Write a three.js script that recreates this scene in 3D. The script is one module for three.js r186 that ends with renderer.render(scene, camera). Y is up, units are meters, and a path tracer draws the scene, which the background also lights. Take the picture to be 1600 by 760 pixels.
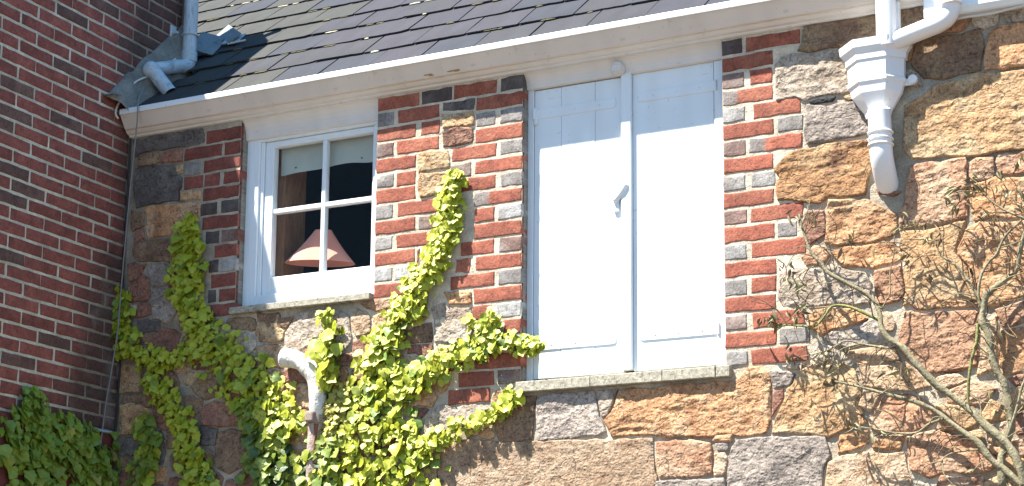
import * as THREE from 'three';
import { RoundedBoxGeometry } from 'three/addons/geometries/RoundedBoxGeometry.js';
import { mergeGeometries } from 'three/addons/utils/BufferGeometryUtils.js';

// ------------------------------------------------------------------ camera, sky, sun, exposure
const scene = new THREE.Scene();
const camera = new THREE.PerspectiveCamera(25.693, 1600 / 1224.4, 0.1, 400);
camera.position.set(6.0045, 1.6, 7.2);
camera.rotation.order = 'YXZ';
camera.rotation.set(0.169555, 0.46578, 0.0085065);
camera.setViewOffset(1600, 1224.4, 0, 0, 1600, 760);            // the photograph is the upper part of a taller frame
scene.add(camera);

const renderer = new THREE.WebGLRenderer({ antialias: true });
renderer.setSize(1024, 486);
renderer.toneMapping = THREE.LinearToneMapping;
renderer.toneMappingExposure = 3.42;
renderer.shadowMap.enabled = true;
renderer.shadowMap.type = THREE.PCFSoftShadowMap;

function makeSky() {                                             // clear summer sky, paler to the horizon
  const W = 256, H = 128, d = new Float32Array(W * H * 4);
  for (let j = 0; j < H; j++) for (let i = 0; i < W; i++) {
    const el = (j + 0.5) / H * Math.PI - Math.PI / 2, e = Math.max(0, Math.sin(el)), k = Math.pow(1 - e, 3.2), o = (j * W + i) * 4;
    d[o] = 0.055 + 0.165 * k; d[o + 1] = 0.143 + 0.195 * k; d[o + 2] = 0.285 + 0.17 * k; d[o + 3] = 1;
  }
  const t = new THREE.DataTexture(d, W, H, THREE.RGBAFormat, THREE.FloatType);
  t.mapping = THREE.EquirectangularReflectionMapping; t.magFilter = t.minFilter = THREE.LinearFilter; t.needsUpdate = true;
  return t;
}
scene.background = makeSky();
scene.environment = scene.background;

const SUN = new THREE.Vector3(-1.0, 2.7, 1.0).normalize();
const sun = new THREE.DirectionalLight(new THREE.Color().setRGB(1, 0.955, 0.87), 5.0);
sun.position.copy(SUN).multiplyScalar(20).add(new THREE.Vector3(2.5, 3.5, 0));
sun.target.position.set(2.5, 3.5, 0);
sun.castShadow = true;
sun.shadow.mapSize.set(4096, 4096);
Object.assign(sun.shadow.camera, { left: -5, right: 5, top: 5, bottom: -5, near: 1, far: 40 });
scene.add(sun, sun.target);

// ------------------------------------------------------------------ helpers
function rngOf(seed) { let a = seed >>> 0; return () => { a = (a + 0x6D2B79F5) >>> 0; let t = Math.imul(a ^ (a >>> 15), 1 | a); t = (t + Math.imul(t ^ (t >>> 7), 61 | t)) ^ t; return ((t ^ (t >>> 14)) >>> 0) / 4294967296; }; }
const rnd = rngOf(20240611);
const rr = (a, b) => a + (b - a) * rnd();
const pick = (a) => a[Math.floor(rnd() * a.length)];
const mix = (a, b, t) => a + (b - a) * t;
const clamp = (x, a, b) => Math.min(b, Math.max(a, x));
const smooth = (a, b, x) => { const t = clamp((x - a) / (b - a), 0, 1); return t * t * (3 - 2 * t); };
function h3(x, y, z) { let n = Math.imul(x, 374761393) ^ Math.imul(y, 668265263) ^ Math.imul(z, 1274126177); n = Math.imul(n ^ (n >>> 13), 1274126177); return ((n ^ (n >>> 16)) >>> 0) / 4294967296; }
function noise(x, y, z = 0) {
  const xi = Math.floor(x), yi = Math.floor(y), zi = Math.floor(z), f = (t) => t * t * (3 - 2 * t), u = f(x - xi), v = f(y - yi), w = f(z - zi);
  const l = (k) => mix(mix(h3(xi, yi, zi + k), h3(xi + 1, yi, zi + k), u), mix(h3(xi, yi + 1, zi + k), h3(xi + 1, yi + 1, zi + k), u), v);
  return mix(l(0), l(1), w) * 2 - 1;
}
function fbm(x, y, z = 0, n = 4) { let s = 0, a = 0.5, f = 1; for (let i = 0; i < n; i++) { s += a * noise(x * f, y * f, z + i * 17.3); a *= 0.5; f *= 2.03; } return s; }
const ridged = (x, y, z) => { let s = 0, a = 0.6, f = 1; for (let i = 0; i < 3; i++) { s += a * (1 - 2 * Math.abs(noise(x * f, y * f, z + i * 9.1))); a *= 0.5; f *= 2.1; } return s; };

const used = new Map();
function numbered(name) { const n = used.get(name) || 0; used.set(name, n + 1); return n ? name + '_' + String(n).padStart(3, '0') : name; }
function shade(o) { o.castShadow = true; o.receiveShadow = true; return o; }
function thing(name, label, category, group) {
  const o = new THREE.Group(); o.name = numbered(name); o.userData = { label, category }; if (group) o.userData.group = group; scene.add(o); return o;
}
function part(name, parent) { const o = new THREE.Group(); o.name = numbered(name); parent.add(o); return o; }
function mesh(name, geo, mat, parent) { const o = shade(new THREE.Mesh(geo, mat)); o.name = numbered(name); parent.add(o); return o; }
function boxGeo(x0, x1, y0, y1, z0, z1, r = 0.002) {
  const m = Math.min(x1 - x0, y1 - y0, z1 - z0), g = r > 0 ? new RoundedBoxGeometry(x1 - x0, y1 - y0, z1 - z0, 1, Math.min(r, m * 0.4)) : new THREE.BoxGeometry(x1 - x0, y1 - y0, z1 - z0);
  g.translate((x0 + x1) / 2, (y0 + y1) / 2, (z0 + z1) / 2); return g;
}
const merge = (list) => mergeGeometries(list.map((g) => { const n = g.index ? g.toNonIndexed() : g; for (const k of Object.keys(n.attributes)) if (!['position', 'normal', 'uv'].includes(k)) n.deleteAttribute(k); return n; }));
function planarUV(g, plane = 'xy', du = 0, dv = 0) {
  const p = g.attributes.position, uv = new Float32Array(p.count * 2);
  for (let i = 0; i < p.count; i++) { const x = p.getX(i), y = p.getY(i), z = p.getZ(i); uv[2 * i] = (plane[0] === 'x' ? x : z) + du; uv[2 * i + 1] = (plane[1] === 'y' ? y : z) + dv; }
  g.setAttribute('uv', new THREE.BufferAttribute(uv, 2)); return g;
}
// a round bar whose thickness changes along its curve
function taperTube(points, r0, r1, segs, sides = 8, knots = 0, capEnds = true) {
  const curve = new THREE.CatmullRomCurve3(points, false, 'centripetal'), fr = curve.computeFrenetFrames(segs, false), pos = [], uv = [], idx = [], L = curve.getLength();
  for (let i = 0; i <= segs; i++) {
    const t = i / segs, c = curve.getPointAt(t), r = (typeof r0 === 'function' ? r0(t) : mix(r0, r1, t)) * (1 + knots * noise(t * L * 28, points[0].x * 9, 3));
    for (let j = 0; j <= sides; j++) {
      const a = j / sides * Math.PI * 2, n = fr.normals[i], b = fr.binormals[i], ca = Math.cos(a) * r, sa = Math.sin(a) * r;
      pos.push(c.x + n.x * ca + b.x * sa, c.y + n.y * ca + b.y * sa, c.z + n.z * ca + b.z * sa); uv.push(j / sides * r * 6.28, t * L);
    }
  }
  const w = sides + 1;
  for (let i = 0; i < segs; i++) for (let j = 0; j < sides; j++) { const a = i * w + j; idx.push(a, a + 1, a + w, a + 1, a + w + 1, a + w); }
  if (capEnds) for (const [i, s] of [[0, 1], [segs, 0]]) { const c = pos.length / 3, p = curve.getPointAt(i / segs); pos.push(p.x, p.y, p.z); uv.push(0, 0); for (let j = 0; j < sides; j++) s ? idx.push(c, i * w + j + 1, i * w + j) : idx.push(c, i * w + j, i * w + j + 1); }
  const g = new THREE.BufferGeometry(); g.setAttribute('position', new THREE.Float32BufferAttribute(pos, 3)); g.setAttribute('uv', new THREE.Float32BufferAttribute(uv, 2)); g.setIndex(idx); g.computeVertexNormals(); return g;
}
const V = (x, y, z) => new THREE.Vector3(x, y, z);

// ------------------------------------------------------------------ textures (colour, grain and fine relief only)
function tex(n, fn, srgb, metres) {
  const d = new Uint8Array(n * n * 4);
  for (let j = 0; j < n; j++) for (let i = 0; i < n; i++) { const c = fn(i / n, j / n), o = (j * n + i) * 4; for (let k = 0; k < 3; k++) d[o + k] = clamp(Math.round((Array.isArray(c) ? c[k] : c) * 255), 0, 255); d[o + 3] = 255; }
  const t = new THREE.DataTexture(d, n, n); t.wrapS = t.wrapT = THREE.RepeatWrapping; t.magFilter = THREE.LinearFilter; t.minFilter = THREE.LinearMipmapLinearFilter; t.generateMipmaps = true;
  if (srgb) t.colorSpace = THREE.SRGBColorSpace; t.repeat.set(1 / metres, 1 / metres); t.needsUpdate = true; return t;
}
const lattice = (n, seed) => { const r = rngOf(seed), a = new Float32Array(n * n); for (let i = 0; i < n * n; i++) a[i] = r(); return (u, v) => { u = ((u % 1) + 1) % 1 * n; v = ((v % 1) + 1) % 1 * n; const x = Math.floor(u), y = Math.floor(v), f = (t) => t * t * (3 - 2 * t), p = f(u - x), q = f(v - y), X = (x + 1) % n, Y = (y + 1) % n; return mix(mix(a[y * n + x], a[y * n + X], p), mix(a[Y * n + x], a[Y * n + X], p), q); }; };
const L6 = lattice(6, 1), L14 = lattice(14, 2), L32 = lattice(32, 3), L70 = lattice(70, 4), L128 = lattice(128, 5), L200 = lattice(200, 6), L9 = lattice(9, 7), L48 = lattice(48, 8);
const granite = tex(512, (u, v) => { const s = 0.25 * L32(u, v) + 0.3 * L70(u, v) + 0.45 * L128(u, v); const k = L48(u + 0.3, v + 0.7) > 0.78 ? 0.16 : 0; return [0.63 + 0.46 * s - k, 0.62 + 0.46 * s - k, 0.61 + 0.46 * s - k]; }, true, 0.55);
const crack = (u, v) => { const a = L9(u + 0.04 * L14(v, u), v * 2 + 0.06 * L32(u, v)), m = smooth(0.4, 0.6, L6(u + 0.5, v)); return m * smooth(0.035, 0.006, Math.abs(a - 0.5)); };
const graniteBump = tex(512, (u, v) => (0.3 * L14(u, v * 2) + 0.3 * L32(u, v * 2) + 0.25 * L70(u, v) + 0.15 * L128(u, v)) * 0.8 + 0.2 - 0.42 * crack(u, v), false, 0.55);
const clay = tex(512, (u, v) => { const s = 0.3 * L14(u, v) + 0.3 * L48(u, v) + 0.4 * L128(u, v * 0.5); const p = L70(u + 0.2, v + 0.4) > 0.86 ? 0.14 : 0; return [0.66 + 0.34 * s - p, 0.64 + 0.36 * s - p, 0.63 + 0.37 * s - p]; }, true, 0.6);
const clayBump = tex(512, (u, v) => 0.35 * L32(u, v) + 0.35 * L70(u, v) + 0.3 * L128(u, v), false, 0.6);
const sandMap = tex(512, (u, v) => { const s = 0.35 * L9(u, v) + 0.25 * L32(u, v) + 0.4 * L200(u, v); return [0.62 + 0.4 * s, 0.61 + 0.4 * s, 0.6 + 0.4 * s]; }, true, 0.7);
const sandBump = tex(512, (u, v) => 0.3 * L32(u, v) + 0.35 * L70(u, v) + 0.35 * L200(u, v), false, 0.7);
const slateMap = tex(512, (u, v) => {
  const s = 0.4 * L6(u, v) + 0.3 * L14(u, v * 0.4) + 0.3 * L128(u, v), a = L48(u + 0.11, v + 0.37), b = L32(u + 0.6, v + 0.2);
  const c = [0.7 + 0.3 * s, 0.7 + 0.3 * s, 0.71 + 0.29 * s]; if (a > 0.93 && b > 0.45) return [1, 0.98, 0.86]; if (L70(u, v + 0.5) > 0.93) return [0.86, 0.87, 0.7]; return c; }, true, 0.9);
const slateBump = tex(512, (u, v) => 0.4 * L14(u, v * 0.5) + 0.35 * L32(u, v) + 0.25 * L128(u, v), false, 0.9);
const paintMap = tex(512, (u, v) => { const s = 0.5 * L6(u, v) + 0.5 * L14(u, v * 0.3); const d = L48(u, v) > 0.9 && L9(u, v) > 0.6 ? 0.06 : 0; return [0.93 + 0.07 * s - d, 0.93 + 0.07 * s - d, 0.925 + 0.075 * s - d * 1.3]; }, true, 0.8);
const paintBump = tex(256, (u, v) => 0.6 * L32(u, v * 0.25) + 0.4 * L70(u, v), false, 0.5);
const dirtMap = tex(512, (u, v) => { const s = 0.4 * L6(u, v) + 0.3 * L14(u, v) + 0.3 * L70(u, v); const d = L32(u, v * 0.4) > 0.72 ? 0.2 * L9(u, v) : 0; return [0.8 + 0.2 * s - d, 0.8 + 0.2 * s - d, 0.79 + 0.2 * s - d]; }, true, 0.4);
const barkMap = tex(256, (u, v) => { const s = 0.5 * L14(u, v) + 0.5 * L48(u, v); return [0.55 + 0.45 * s, 0.56 + 0.44 * s, 0.5 + 0.45 * s]; }, true, 0.3);
const leafMap = tex(128, (u, v) => {                              // pale veins fanning from the stalk
  const x = u - 0.5, y = v - 0.06, a = Math.atan2(x, y), r = Math.hypot(x, y); let k = 0;
  for (const b of [0, 0.62, -0.62, 1.3, -1.3]) k = Math.max(k, 1 - Math.abs(a - b) * r / 0.016);
  const m = 0.78 + 0.1 * L14(u, v) + 0.18 * clamp(k, 0, 1); return [m, m, m * 0.94]; }, true, 1);

const M = {};
const std = (o) => new THREE.MeshStandardMaterial(o), rgb = (r, g, b) => new THREE.Color().setRGB(r, g, b);
M.stone = std({ vertexColors: true, map: granite, bumpMap: graniteBump, bumpScale: 0.0085, roughness: 0.92 });
M.brick = std({ vertexColors: true, map: clay, bumpMap: clayBump, bumpScale: 0.0025, roughness: 0.9 });
M.mortar = std({ vertexColors: true, map: sandMap, bumpMap: sandBump, bumpScale: 0.004, roughness: 0.97 });
M.render = std({ color: rgb(0.36, 0.34, 0.3), map: sandMap, bumpMap: sandBump, bumpScale: 0.004, roughness: 0.97 });
M.white = std({ color: rgb(0.8, 0.86, 0.9), map: paintMap, bumpMap: paintBump, bumpScale: 0.0004, roughness: 0.5 });
M.cream = std({ color: rgb(0.74, 0.7, 0.66), map: paintMap, bumpMap: paintBump, bumpScale: 0.0004, roughness: 0.55 });
M.plastic = std({ color: rgb(0.82, 0.82, 0.83), map: paintMap, roughness: 0.35 });
M.greyPlastic = std({ color: rgb(0.56, 0.66, 0.75), map: dirtMap, roughness: 0.5 });
M.sill = std({ color: rgb(0.5, 0.47, 0.38), map: granite, bumpMap: graniteBump, bumpScale: 0.002, roughness: 0.95 });
M.slates = [[0.036, 0.036, 0.05], [0.041, 0.039, 0.053], [0.031, 0.035, 0.05], [0.038, 0.038, 0.047], [0.046, 0.047, 0.043]].map((c) => std({ color: rgb(...c), map: slateMap, bumpMap: slateBump, bumpScale: 0.003, roughness: 0.92 }));
M.moss = std({ color: rgb(0.15, 0.15, 0.065), map: sandMap, bumpMap: sandBump, bumpScale: 0.006, roughness: 1 });
M.paleMoss = std({ color: rgb(0.62, 0.6, 0.42), map: sandMap, roughness: 1 });
M.cream2 = std({ color: rgb(0.7, 0.63, 0.57), map: paintMap, bumpMap: paintBump, bumpScale: 0.0004, roughness: 0.45 });
M.lead = std({ color: rgb(0.2, 0.23, 0.25), map: dirtMap, roughness: 0.6, metalness: 0.2 });
M.paleLead = std({ color: rgb(0.42, 0.55, 0.64), map: dirtMap, roughness: 0.6 });
M.cement = std({ color: rgb(0.3, 0.3, 0.27), map: sandMap, bumpMap: sandBump, bumpScale: 0.008, roughness: 1 });
M.wire = std({ color: rgb(0.2, 0.19, 0.18), roughness: 0.7 });
M.paleWire = std({ color: rgb(0.6, 0.58, 0.52), roughness: 0.7 });
M.blackWire = std({ color: rgb(0.02, 0.018, 0.018), roughness: 0.6 });
M.redPaint = std({ color: rgb(0.16, 0.035, 0.03), map: dirtMap, roughness: 0.75 });
M.rust = std({ color: rgb(0.3, 0.12, 0.075), map: dirtMap, bumpMap: sandBump, bumpScale: 0.003, roughness: 0.9 });
M.stainRust = std({ color: rgb(0.5, 0.3, 0.1), map: dirtMap, roughness: 0.9 });
M.oldWhite = std({ color: rgb(0.86, 0.83, 0.78), map: dirtMap, bumpMap: sandBump, bumpScale: 0.003, roughness: 0.92 });
M.oldPink = std({ color: rgb(0.56, 0.42, 0.37), map: dirtMap, bumpMap: sandBump, bumpScale: 0.004, roughness: 0.85 });
M.glass = new THREE.MeshPhysicalMaterial({ color: 0xffffff, transmission: 1, thickness: 0, roughness: 0.02, ior: 1.16 });
M.room = std({ color: rgb(0.07, 0.055, 0.05), roughness: 1 });
M.reveal = std({ color: rgb(0.42, 0.24, 0.13), map: sandMap, roughness: 0.9 });
M.blind = new THREE.MeshPhysicalMaterial({ color: rgb(0.5, 0.56, 0.5), roughness: 1, transmission: 0.2, thickness: 0, map: paintMap });
M.lampShade = new THREE.MeshPhysicalMaterial({ color: rgb(0.8, 0.37, 0.28), roughness: 1, transmission: 0.25, thickness: 0 });
M.lampBase = std({ color: rgb(0.35, 0.2, 0.12), roughness: 0.4 });
M.bark = std({ color: rgb(0.37, 0.32, 0.23), map: barkMap, bumpMap: barkMap, bumpScale: 0.004, roughness: 0.95 });
M.barkGreen = std({ color: rgb(0.33, 0.33, 0.13), map: barkMap, bumpMap: barkMap, bumpScale: 0.003, roughness: 0.95 });
M.barkRed = std({ color: rgb(0.25, 0.15, 0.095), map: barkMap, roughness: 0.95 });
M.barkTan = std({ color: rgb(0.4, 0.32, 0.21), map: barkMap, bumpMap: barkMap, bumpScale: 0.003, roughness: 0.95 });
M.barkDark = std({ color: rgb(0.18, 0.13, 0.085), map: barkMap, bumpMap: barkMap, bumpScale: 0.003, roughness: 0.95 });
const leafMat = (r, g, b, t = 0.35) => new THREE.MeshPhysicalMaterial({ color: rgb(r, g, b), map: leafMap, roughness: 0.55, transmission: t, thickness: 0, side: THREE.DoubleSide });
M.leafYoung = [leafMat(0.58, 0.63, 0.03, 0.22), leafMat(0.52, 0.58, 0.025, 0.22), leafMat(0.64, 0.67, 0.06, 0.22), leafMat(0.44, 0.52, 0.03, 0.22)];
M.leafMid = [leafMat(0.3, 0.4, 0.03), leafMat(0.36, 0.44, 0.025), leafMat(0.22, 0.33, 0.03)];
M.leafFresh = [leafMat(0.3, 0.46, 0.04), leafMat(0.38, 0.52, 0.04), leafMat(0.24, 0.4, 0.04), leafMat(0.34, 0.48, 0.06)];
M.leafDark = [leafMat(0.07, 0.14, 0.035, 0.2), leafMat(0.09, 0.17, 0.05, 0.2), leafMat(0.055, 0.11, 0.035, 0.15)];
M.leafPale = [leafMat(0.66, 0.62, 0.16), leafMat(0.58, 0.56, 0.1), leafMat(0.6, 0.48, 0.12)];
M.leafBud = [leafMat(0.38, 0.33, 0.2, 0.2), leafMat(0.28, 0.23, 0.14, 0.2), leafMat(0.44, 0.41, 0.2, 0.2), leafMat(0.22, 0.165, 0.1, 0.2)];

// ------------------------------------------------------------------ survey of the wall: millimetres along the wall and above the ground
const STONES = {
  n: [[3848,4565,4196,4556,4182,4470,4060,4465,3936,4446,3846,4462],[4272,4564,4395,4562,4393,4500,4265,4471],[4364,4392,4456,4404,4630,4406,4624,4239,4392,4239,4357,4316],[2291,2903,2371,2935,2501,2938,2497,2739,2320,2735],[1786,3285,1853,3313,1942,3356,1944,3255,1835,3251],[893,3501,1015,3470,1047,3396,1031,3346,923,3345],[1037,3453,1109,3441,1077,3408,1041,3417],[90,3960,358,3935,363,3837,101,3857],[397,3492,639,3485,683,3458,410,3464],[726,3468,886,3467,898,3412,793,3408,706,3438],[77,4454,140,4465,215,4455,224,4401,86,4398],[60,4131,129,4132,134,4051,71,4049],[87,3967,315,3956,352,3896,354,3858,92,3886],[44,3117,214,3115,229,3045,36,3063],[471,3075,569,3068,572,3005,474,3012],[675,2884,897,2871,884,2697,684,2689],[360,2884,448,2879,451,2825,363,2826]],
  w: [[3716,4399,3818,4415,3880,4399,3959,4428,4043,4406,4080,4329,4104,4223,3993,4217,3853,4226,3713,4226],[3728,3410,3928,3417,4093,3392,4129,3343,4097,3264,3970,3267,3729,3264],[2841,2925,2920,2928,2877,2826,2848,2824],[1089,3330,1120,3429,1186,3449,1308,3451,1450,3419,1469,3286,1415,3251,1262,3302,1100,3276],[1958,3412,2003,3422,2163,3410,2156,3271,1958,3258],[1919,2897,2058,2926,2249,2905,2176,2862,1931,2834],[685,3413,835,3400,902,3314,841,3275,688,3350],[1872,3731,1915,3731,1916,3696,1884,3591,1853,3594]],
  k: [[3865,4204,3931,4214,3992,4207,3984,4187,3922,4184,3876,4192]],
  t: [[4027,4194,4100,4208,4122,4189,4045,4174],[4594,3133,4655,3142,4644,2921,4585,2915],[4024,3046,4187,3044,4222,2993,4082,2982],[4060,2981,4257,2955,4341,2883,4197,2871,4080,2883],[4083,2865,4160,2856,4113,2771,4055,2797],[3912,2559,3983,2573,4109,2602,4246,2587,4246,2416,3905,2431],[4577,2690,4677,2689,4681,2622,4639,2607],[3401,2624,3451,2632,3451,2533,3400,2534],[1473,3415,1499,3440,1563,3441,1589,3413,1584,3336,1512,3329,1478,3371],[900,3327,1056,3319,1062,3212,916,3223],[999,3106,1241,3094,1250,2984,1104,2988,1001,3045],[852,3256,934,3312,1054,3311,1058,3209,874,3237]],
  g: [[3869,4172,4114,4175,4150,4100,4155,4014,3864,4014],[3982,3158,4124,3161,4174,3093,4055,3066,3928,3105],[3682,2968,3743,2975,3779,2961,3758,2906,3681,2908],[3470,2617,3546,2678,3620,2688,3898,2673,3902,2594,3875,2392,3462,2408],[2509,2925,2610,2951,2689,2953,2792,2938,2833,2868,2842,2765,2833,2738,2707,2733,2515,2732],[3114,2518,3447,2513,3454,2435,3109,2449],[3404,2670,3465,2675,3458,2646,3409,2643],[194,3831,325,3818,296,3714,206,3713],[207,3704,276,3674,349,3561,329,3526,222,3526]],
  o: [[4693,4372,4793,4404,4834,4378,4903,4348,4883,4207,4646,4230,4645,4258],[4570,3726,4676,3741,4791,3730,4859,3734,4853,3590,4776,3575,4600,3586,4564,3665],[3946,3734,4109,3723,4181,3677,4233,3627,4227,3565,4111,3524,3938,3554,3933,3649],[4541,3528,4598,3544,4762,3525,4835,3522,4824,3262,4665,3209,4596,3210,4574,3329,4505,3425],[3975,3492,4096,3502,4215,3496,4271,3430,4138,3401,4004,3424],[3840,3224,3954,3246,4095,3188,4027,3152,3907,3144,3844,3157],[4284,3261,4396,3265,4578,3201,4571,3187,4322,3200],[4660,3084,4817,3092,4809,2904,4659,2909],[2877,2810,2945,2928,3062,2939,3112,2920,3186,2958,3308,2957,3421,2937,3488,2940,3494,2984,3564,2992,3654,2966,3655,2830,3645,2701,3481,2709,3322,2725,3094,2731,2903,2730],[3980,2680,4089,2683,4096,2629,3984,2614],[4110,2636,4233,2646,4238,2600,4113,2607],[3388,2712,3489,2712,3481,2693,3394,2693],[140,4150,429,4148,502,4130,467,4060,370,3987,155,3983],[236,2711,331,2702,339,2657,240,2653],[2033,3488,2160,3486,2161,3427,2042,3430]],
  y: [[4293,4119,4373,4151,4440,4162,4623,4209,4810,4199,5020,4194,5004,3850,4586,3867,4314,3875,4282,3917],[4279,3546,4531,3549,4487,3435,4559,3344,4575,3218,4424,3204,4284,3245,4274,3387],[3787,2963,3903,2976,4045,2958,4072,2869,4040,2790,4097,2724,3926,2700,3672,2705,3685,2776,3736,2847],[4571,2727,4618,2780,4678,2728,4670,2701,4575,2700],[4702,2815,4758,2843,4824,2810,4807,2727,4707,2772],[4578,2452,4655,2476,4672,2399,4577,2403],[1601,3412,1667,3423,1707,3386,1659,3349,1598,3352],[897,3448,1023,3455,1058,3337,944,3333,899,3386],[316,4370,378,4371,381,4314,336,4312],[367,4220,509,4211,507,4153,372,4165],[1,3263,139,3257,151,3133,9,3129],[24,3077,149,3078,236,3027,246,2945,180,2931,45,2920],[1981,4418,2160,4409,2161,4331,1985,4340],[1854,4239,2020,4229,2026,4127,1856,4141],[1856,4128,2022,4112,2017,3995,1863,4002]],
  q: [[3724,3902,3811,3972,3948,3988,4124,3985,4156,3943,4149,3851,4109,3746,4051,3732,3909,3751,3728,3783]],
  r: [[4159,3757,4272,3733,4247,3712,4166,3725],[3858,3670,3927,3682,3926,3574,3858,3563],[3675,2895,3722,2896,3723,2856,3671,2776],[1496,3292,1601,3309,1650,3322,1615,3154,1522,3157,1498,3231],[1811,3257,1949,3246,1940,3213,1807,3207],[1492,3150,1594,3144,1563,3037,1450,3044],[1062,3167,1227,3155,1235,3104,1064,3116],[45,3842,142,3836,118,3764,68,3769],[72,3759,176,3753,186,3622,68,3633],[142,3431,288,3447,390,3424,383,3338,136,3349],[229,4453,369,4453,372,4391,235,4400],[77,4039,129,4038,138,3985,86,3981],[252,3044,363,3046,379,2937,257,2953],[577,3027,786,3027,811,2924,587,2933],[1992,4321,2078,4343,2152,4311,2159,4243,1993,4245],[1851,3734,1863,3740,1870,3639,1853,3641]],
  p: [[4316,3847,4555,3843,4555,3724,4531,3604,4435,3574,4340,3567,4278,3582,4290,3740],[4566,3825,4662,3829,4664,3734,4571,3736],[4691,3841,4796,3847,4878,3844,4874,3748,4691,3747],[4141,3391,4263,3405,4270,3277,4167,3261,4140,3327],[4293,3182,4397,3190,4571,3177,4576,3080,4568,2933,4342,2939,4267,3050],[4671,3165,4820,3173,4817,3103,4676,3093],[4173,2822,4267,2819,4380,2757,4375,2715,4264,2703,4119,2699,4113,2753],[4280,2636,4426,2658,4563,2586,4616,2538,4538,2489,4357,2503,4274,2519],[4402,2484,4561,2458,4563,2403,4396,2410],[4439,2833,4517,2851,4614,2839,4580,2777,4521,2777,4445,2811],[3117,2693,3380,2682,3382,2536,3336,2525,3142,2540,3114,2618],[1548,3476,1596,3506,1753,3500,1734,3462,1568,3458]],
  b: [[2007,2711,2164,2740,2589,2735,3104,2718,3106,2437,2011,2482]],
  d: [[138,3515,268,3508,266,3448,152,3458],[60,4543,158,4559,510,4552,519,4471,379,4466,232,4467,70,4475],[76,4373,167,4380,328,4373,360,4284,361,4166,87,4171],[577,2907,664,2893,657,2814,580,2836],[1980,4483,2159,4466,2164,4416,1983,4430]],
};
const RIGHT_PIER = [
  [4518, ['D', 3453, 3558], ['R', 3575, 3833]],
  [4437, ['R', 3452, 3703]],
  [4355, ['M', 3451, 3565], ['R', 3590, 3697]],
  [4274, ['H', 3450, 3698]],
  [4193, ['G', 3452, 3565], ['W', 3578, 3597], ['R', 3606, 3829]],
  [4111, ['R', 3451, 3701], ['G', 3721, 3839]],
  [4030, ['M', 3450, 3566], ['H', 3585, 3834]],
  [3949, ['R', 3452, 3694]],
  [3867, ['G', 3451, 3564], ['G', 3591, 3705]],
  [3786, ['R', 3449, 3697]],
  [3705, ['M', 3451, 3568], ['R', 3585, 3831]],
  [3623, ['R', 3450, 3698], ['G', 3712, 3802]],
  [3542, ['G', 3449, 3565], ['R', 3586, 3839]],
  [3461, ['R', 3451, 3702]],
  [3379, ['G', 3450, 3563], ['R', 3584, 3702]],
  [3298, ['R', 3451, 3699]],
  [3217, ['M', 3450, 3560], ['R', 3587, 3828]],
  [3135, ['R', 3449, 3699], ['G', 3710, 3849]],
  [3054, ['G', 3448, 3558], ['R', 3578, 3837]],
];
const MIDDLE_PIER = [
  [4519, ['R', 1589, 1846], ['D', 1858, 2034], ['R', 2042, 2286], ['D', 2307, 2423]],
  [4438, ['G', 1587, 1699], ['R', 1725, 1966], ['R', 2173, 2424]],
  [4356, ['R', 1589, 1831], ['R', 1860, 1968], ['G', 2170, 2277], ['G', 2306, 2421]],
  [4275, ['M', 1591, 1703], ['R', 1721, 1965], ['R', 2171, 2419]],
  [4194, ['R', 1591, 1835], ['R', 2040, 2288], ['G', 2307, 2423]],
  [4112, ['G', 1594, 1703], ['R', 1725, 1836], ['M', 2035, 2150], ['R', 2170, 2420]],
  [4031, ['R', 1596, 1834], ['R', 2021, 2286], ['G', 2313, 2421]],
  [3950, ['G', 1594, 1705], ['R', 1733, 1981], ['H', 2169, 2420]],
  [3868, ['R', 1596, 1838], ['M', 1856, 1955], ['R', 2170, 2279], ['W', 2300, 2420]],
  [3787, ['W', 1597, 1705], ['R', 1727, 1952], ['R', 2171, 2411]],
  [3706, ['R', 1599, 1837], ['R', 2098, 2281], ['M', 2307, 2415]],
  [3624, ['W', 1599, 1709], ['W', 1721, 1835], ['R', 2070, 2150], ['R', 2180, 2422]],
  [3543, ['R', 1597, 1837], ['R', 2039, 2282], ['G', 2304, 2421]],
  [3462, ['R', 2172, 2419]],
  [3380, ['R', 2168, 2274], ['W', 2292, 2423]],
  [3299, ['R', 2181, 2317], ['R', 2338, 2420]],
  [3218, ['R', 2168, 2276], ['G', 2300, 2417]],
  [3136, ['R', 2036, 2159], ['R', 2180, 2411]],
  [3055, ['R', 2093, 2287], ['M', 2306, 2412]],
  [2974, ['R', 2038, 2265]],
];
const LEFT_PIER = [
  [4497, ['R', 528, 803]],
  [4417, ['R', 387, 636], ['R', 653, 802]],
  [4336, ['G', 391, 497], ['R', 518, 793]],
  [4256, ['R', 391, 518], ['R', 526, 627], ['R', 652, 788]],
  [4176, ['R', 522, 800]],
  [4095, ['D', 509, 618], ['D', 643, 795]],
  [4015, ['R', 525, 766], ['G', 774, 794]],
  [3935, ['D', 546, 637], ['M', 650, 794]],
  [3854, ['R', 612, 760], ['G', 773, 797]],
  [3774, ['D', 578, 641], ['G', 657, 768]],
  [3694, ['R', 599, 763]],
  [3613, ['D', 578, 631], ['R', 652, 803]],
  [3533, ['R', 565, 721]],
];
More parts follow.
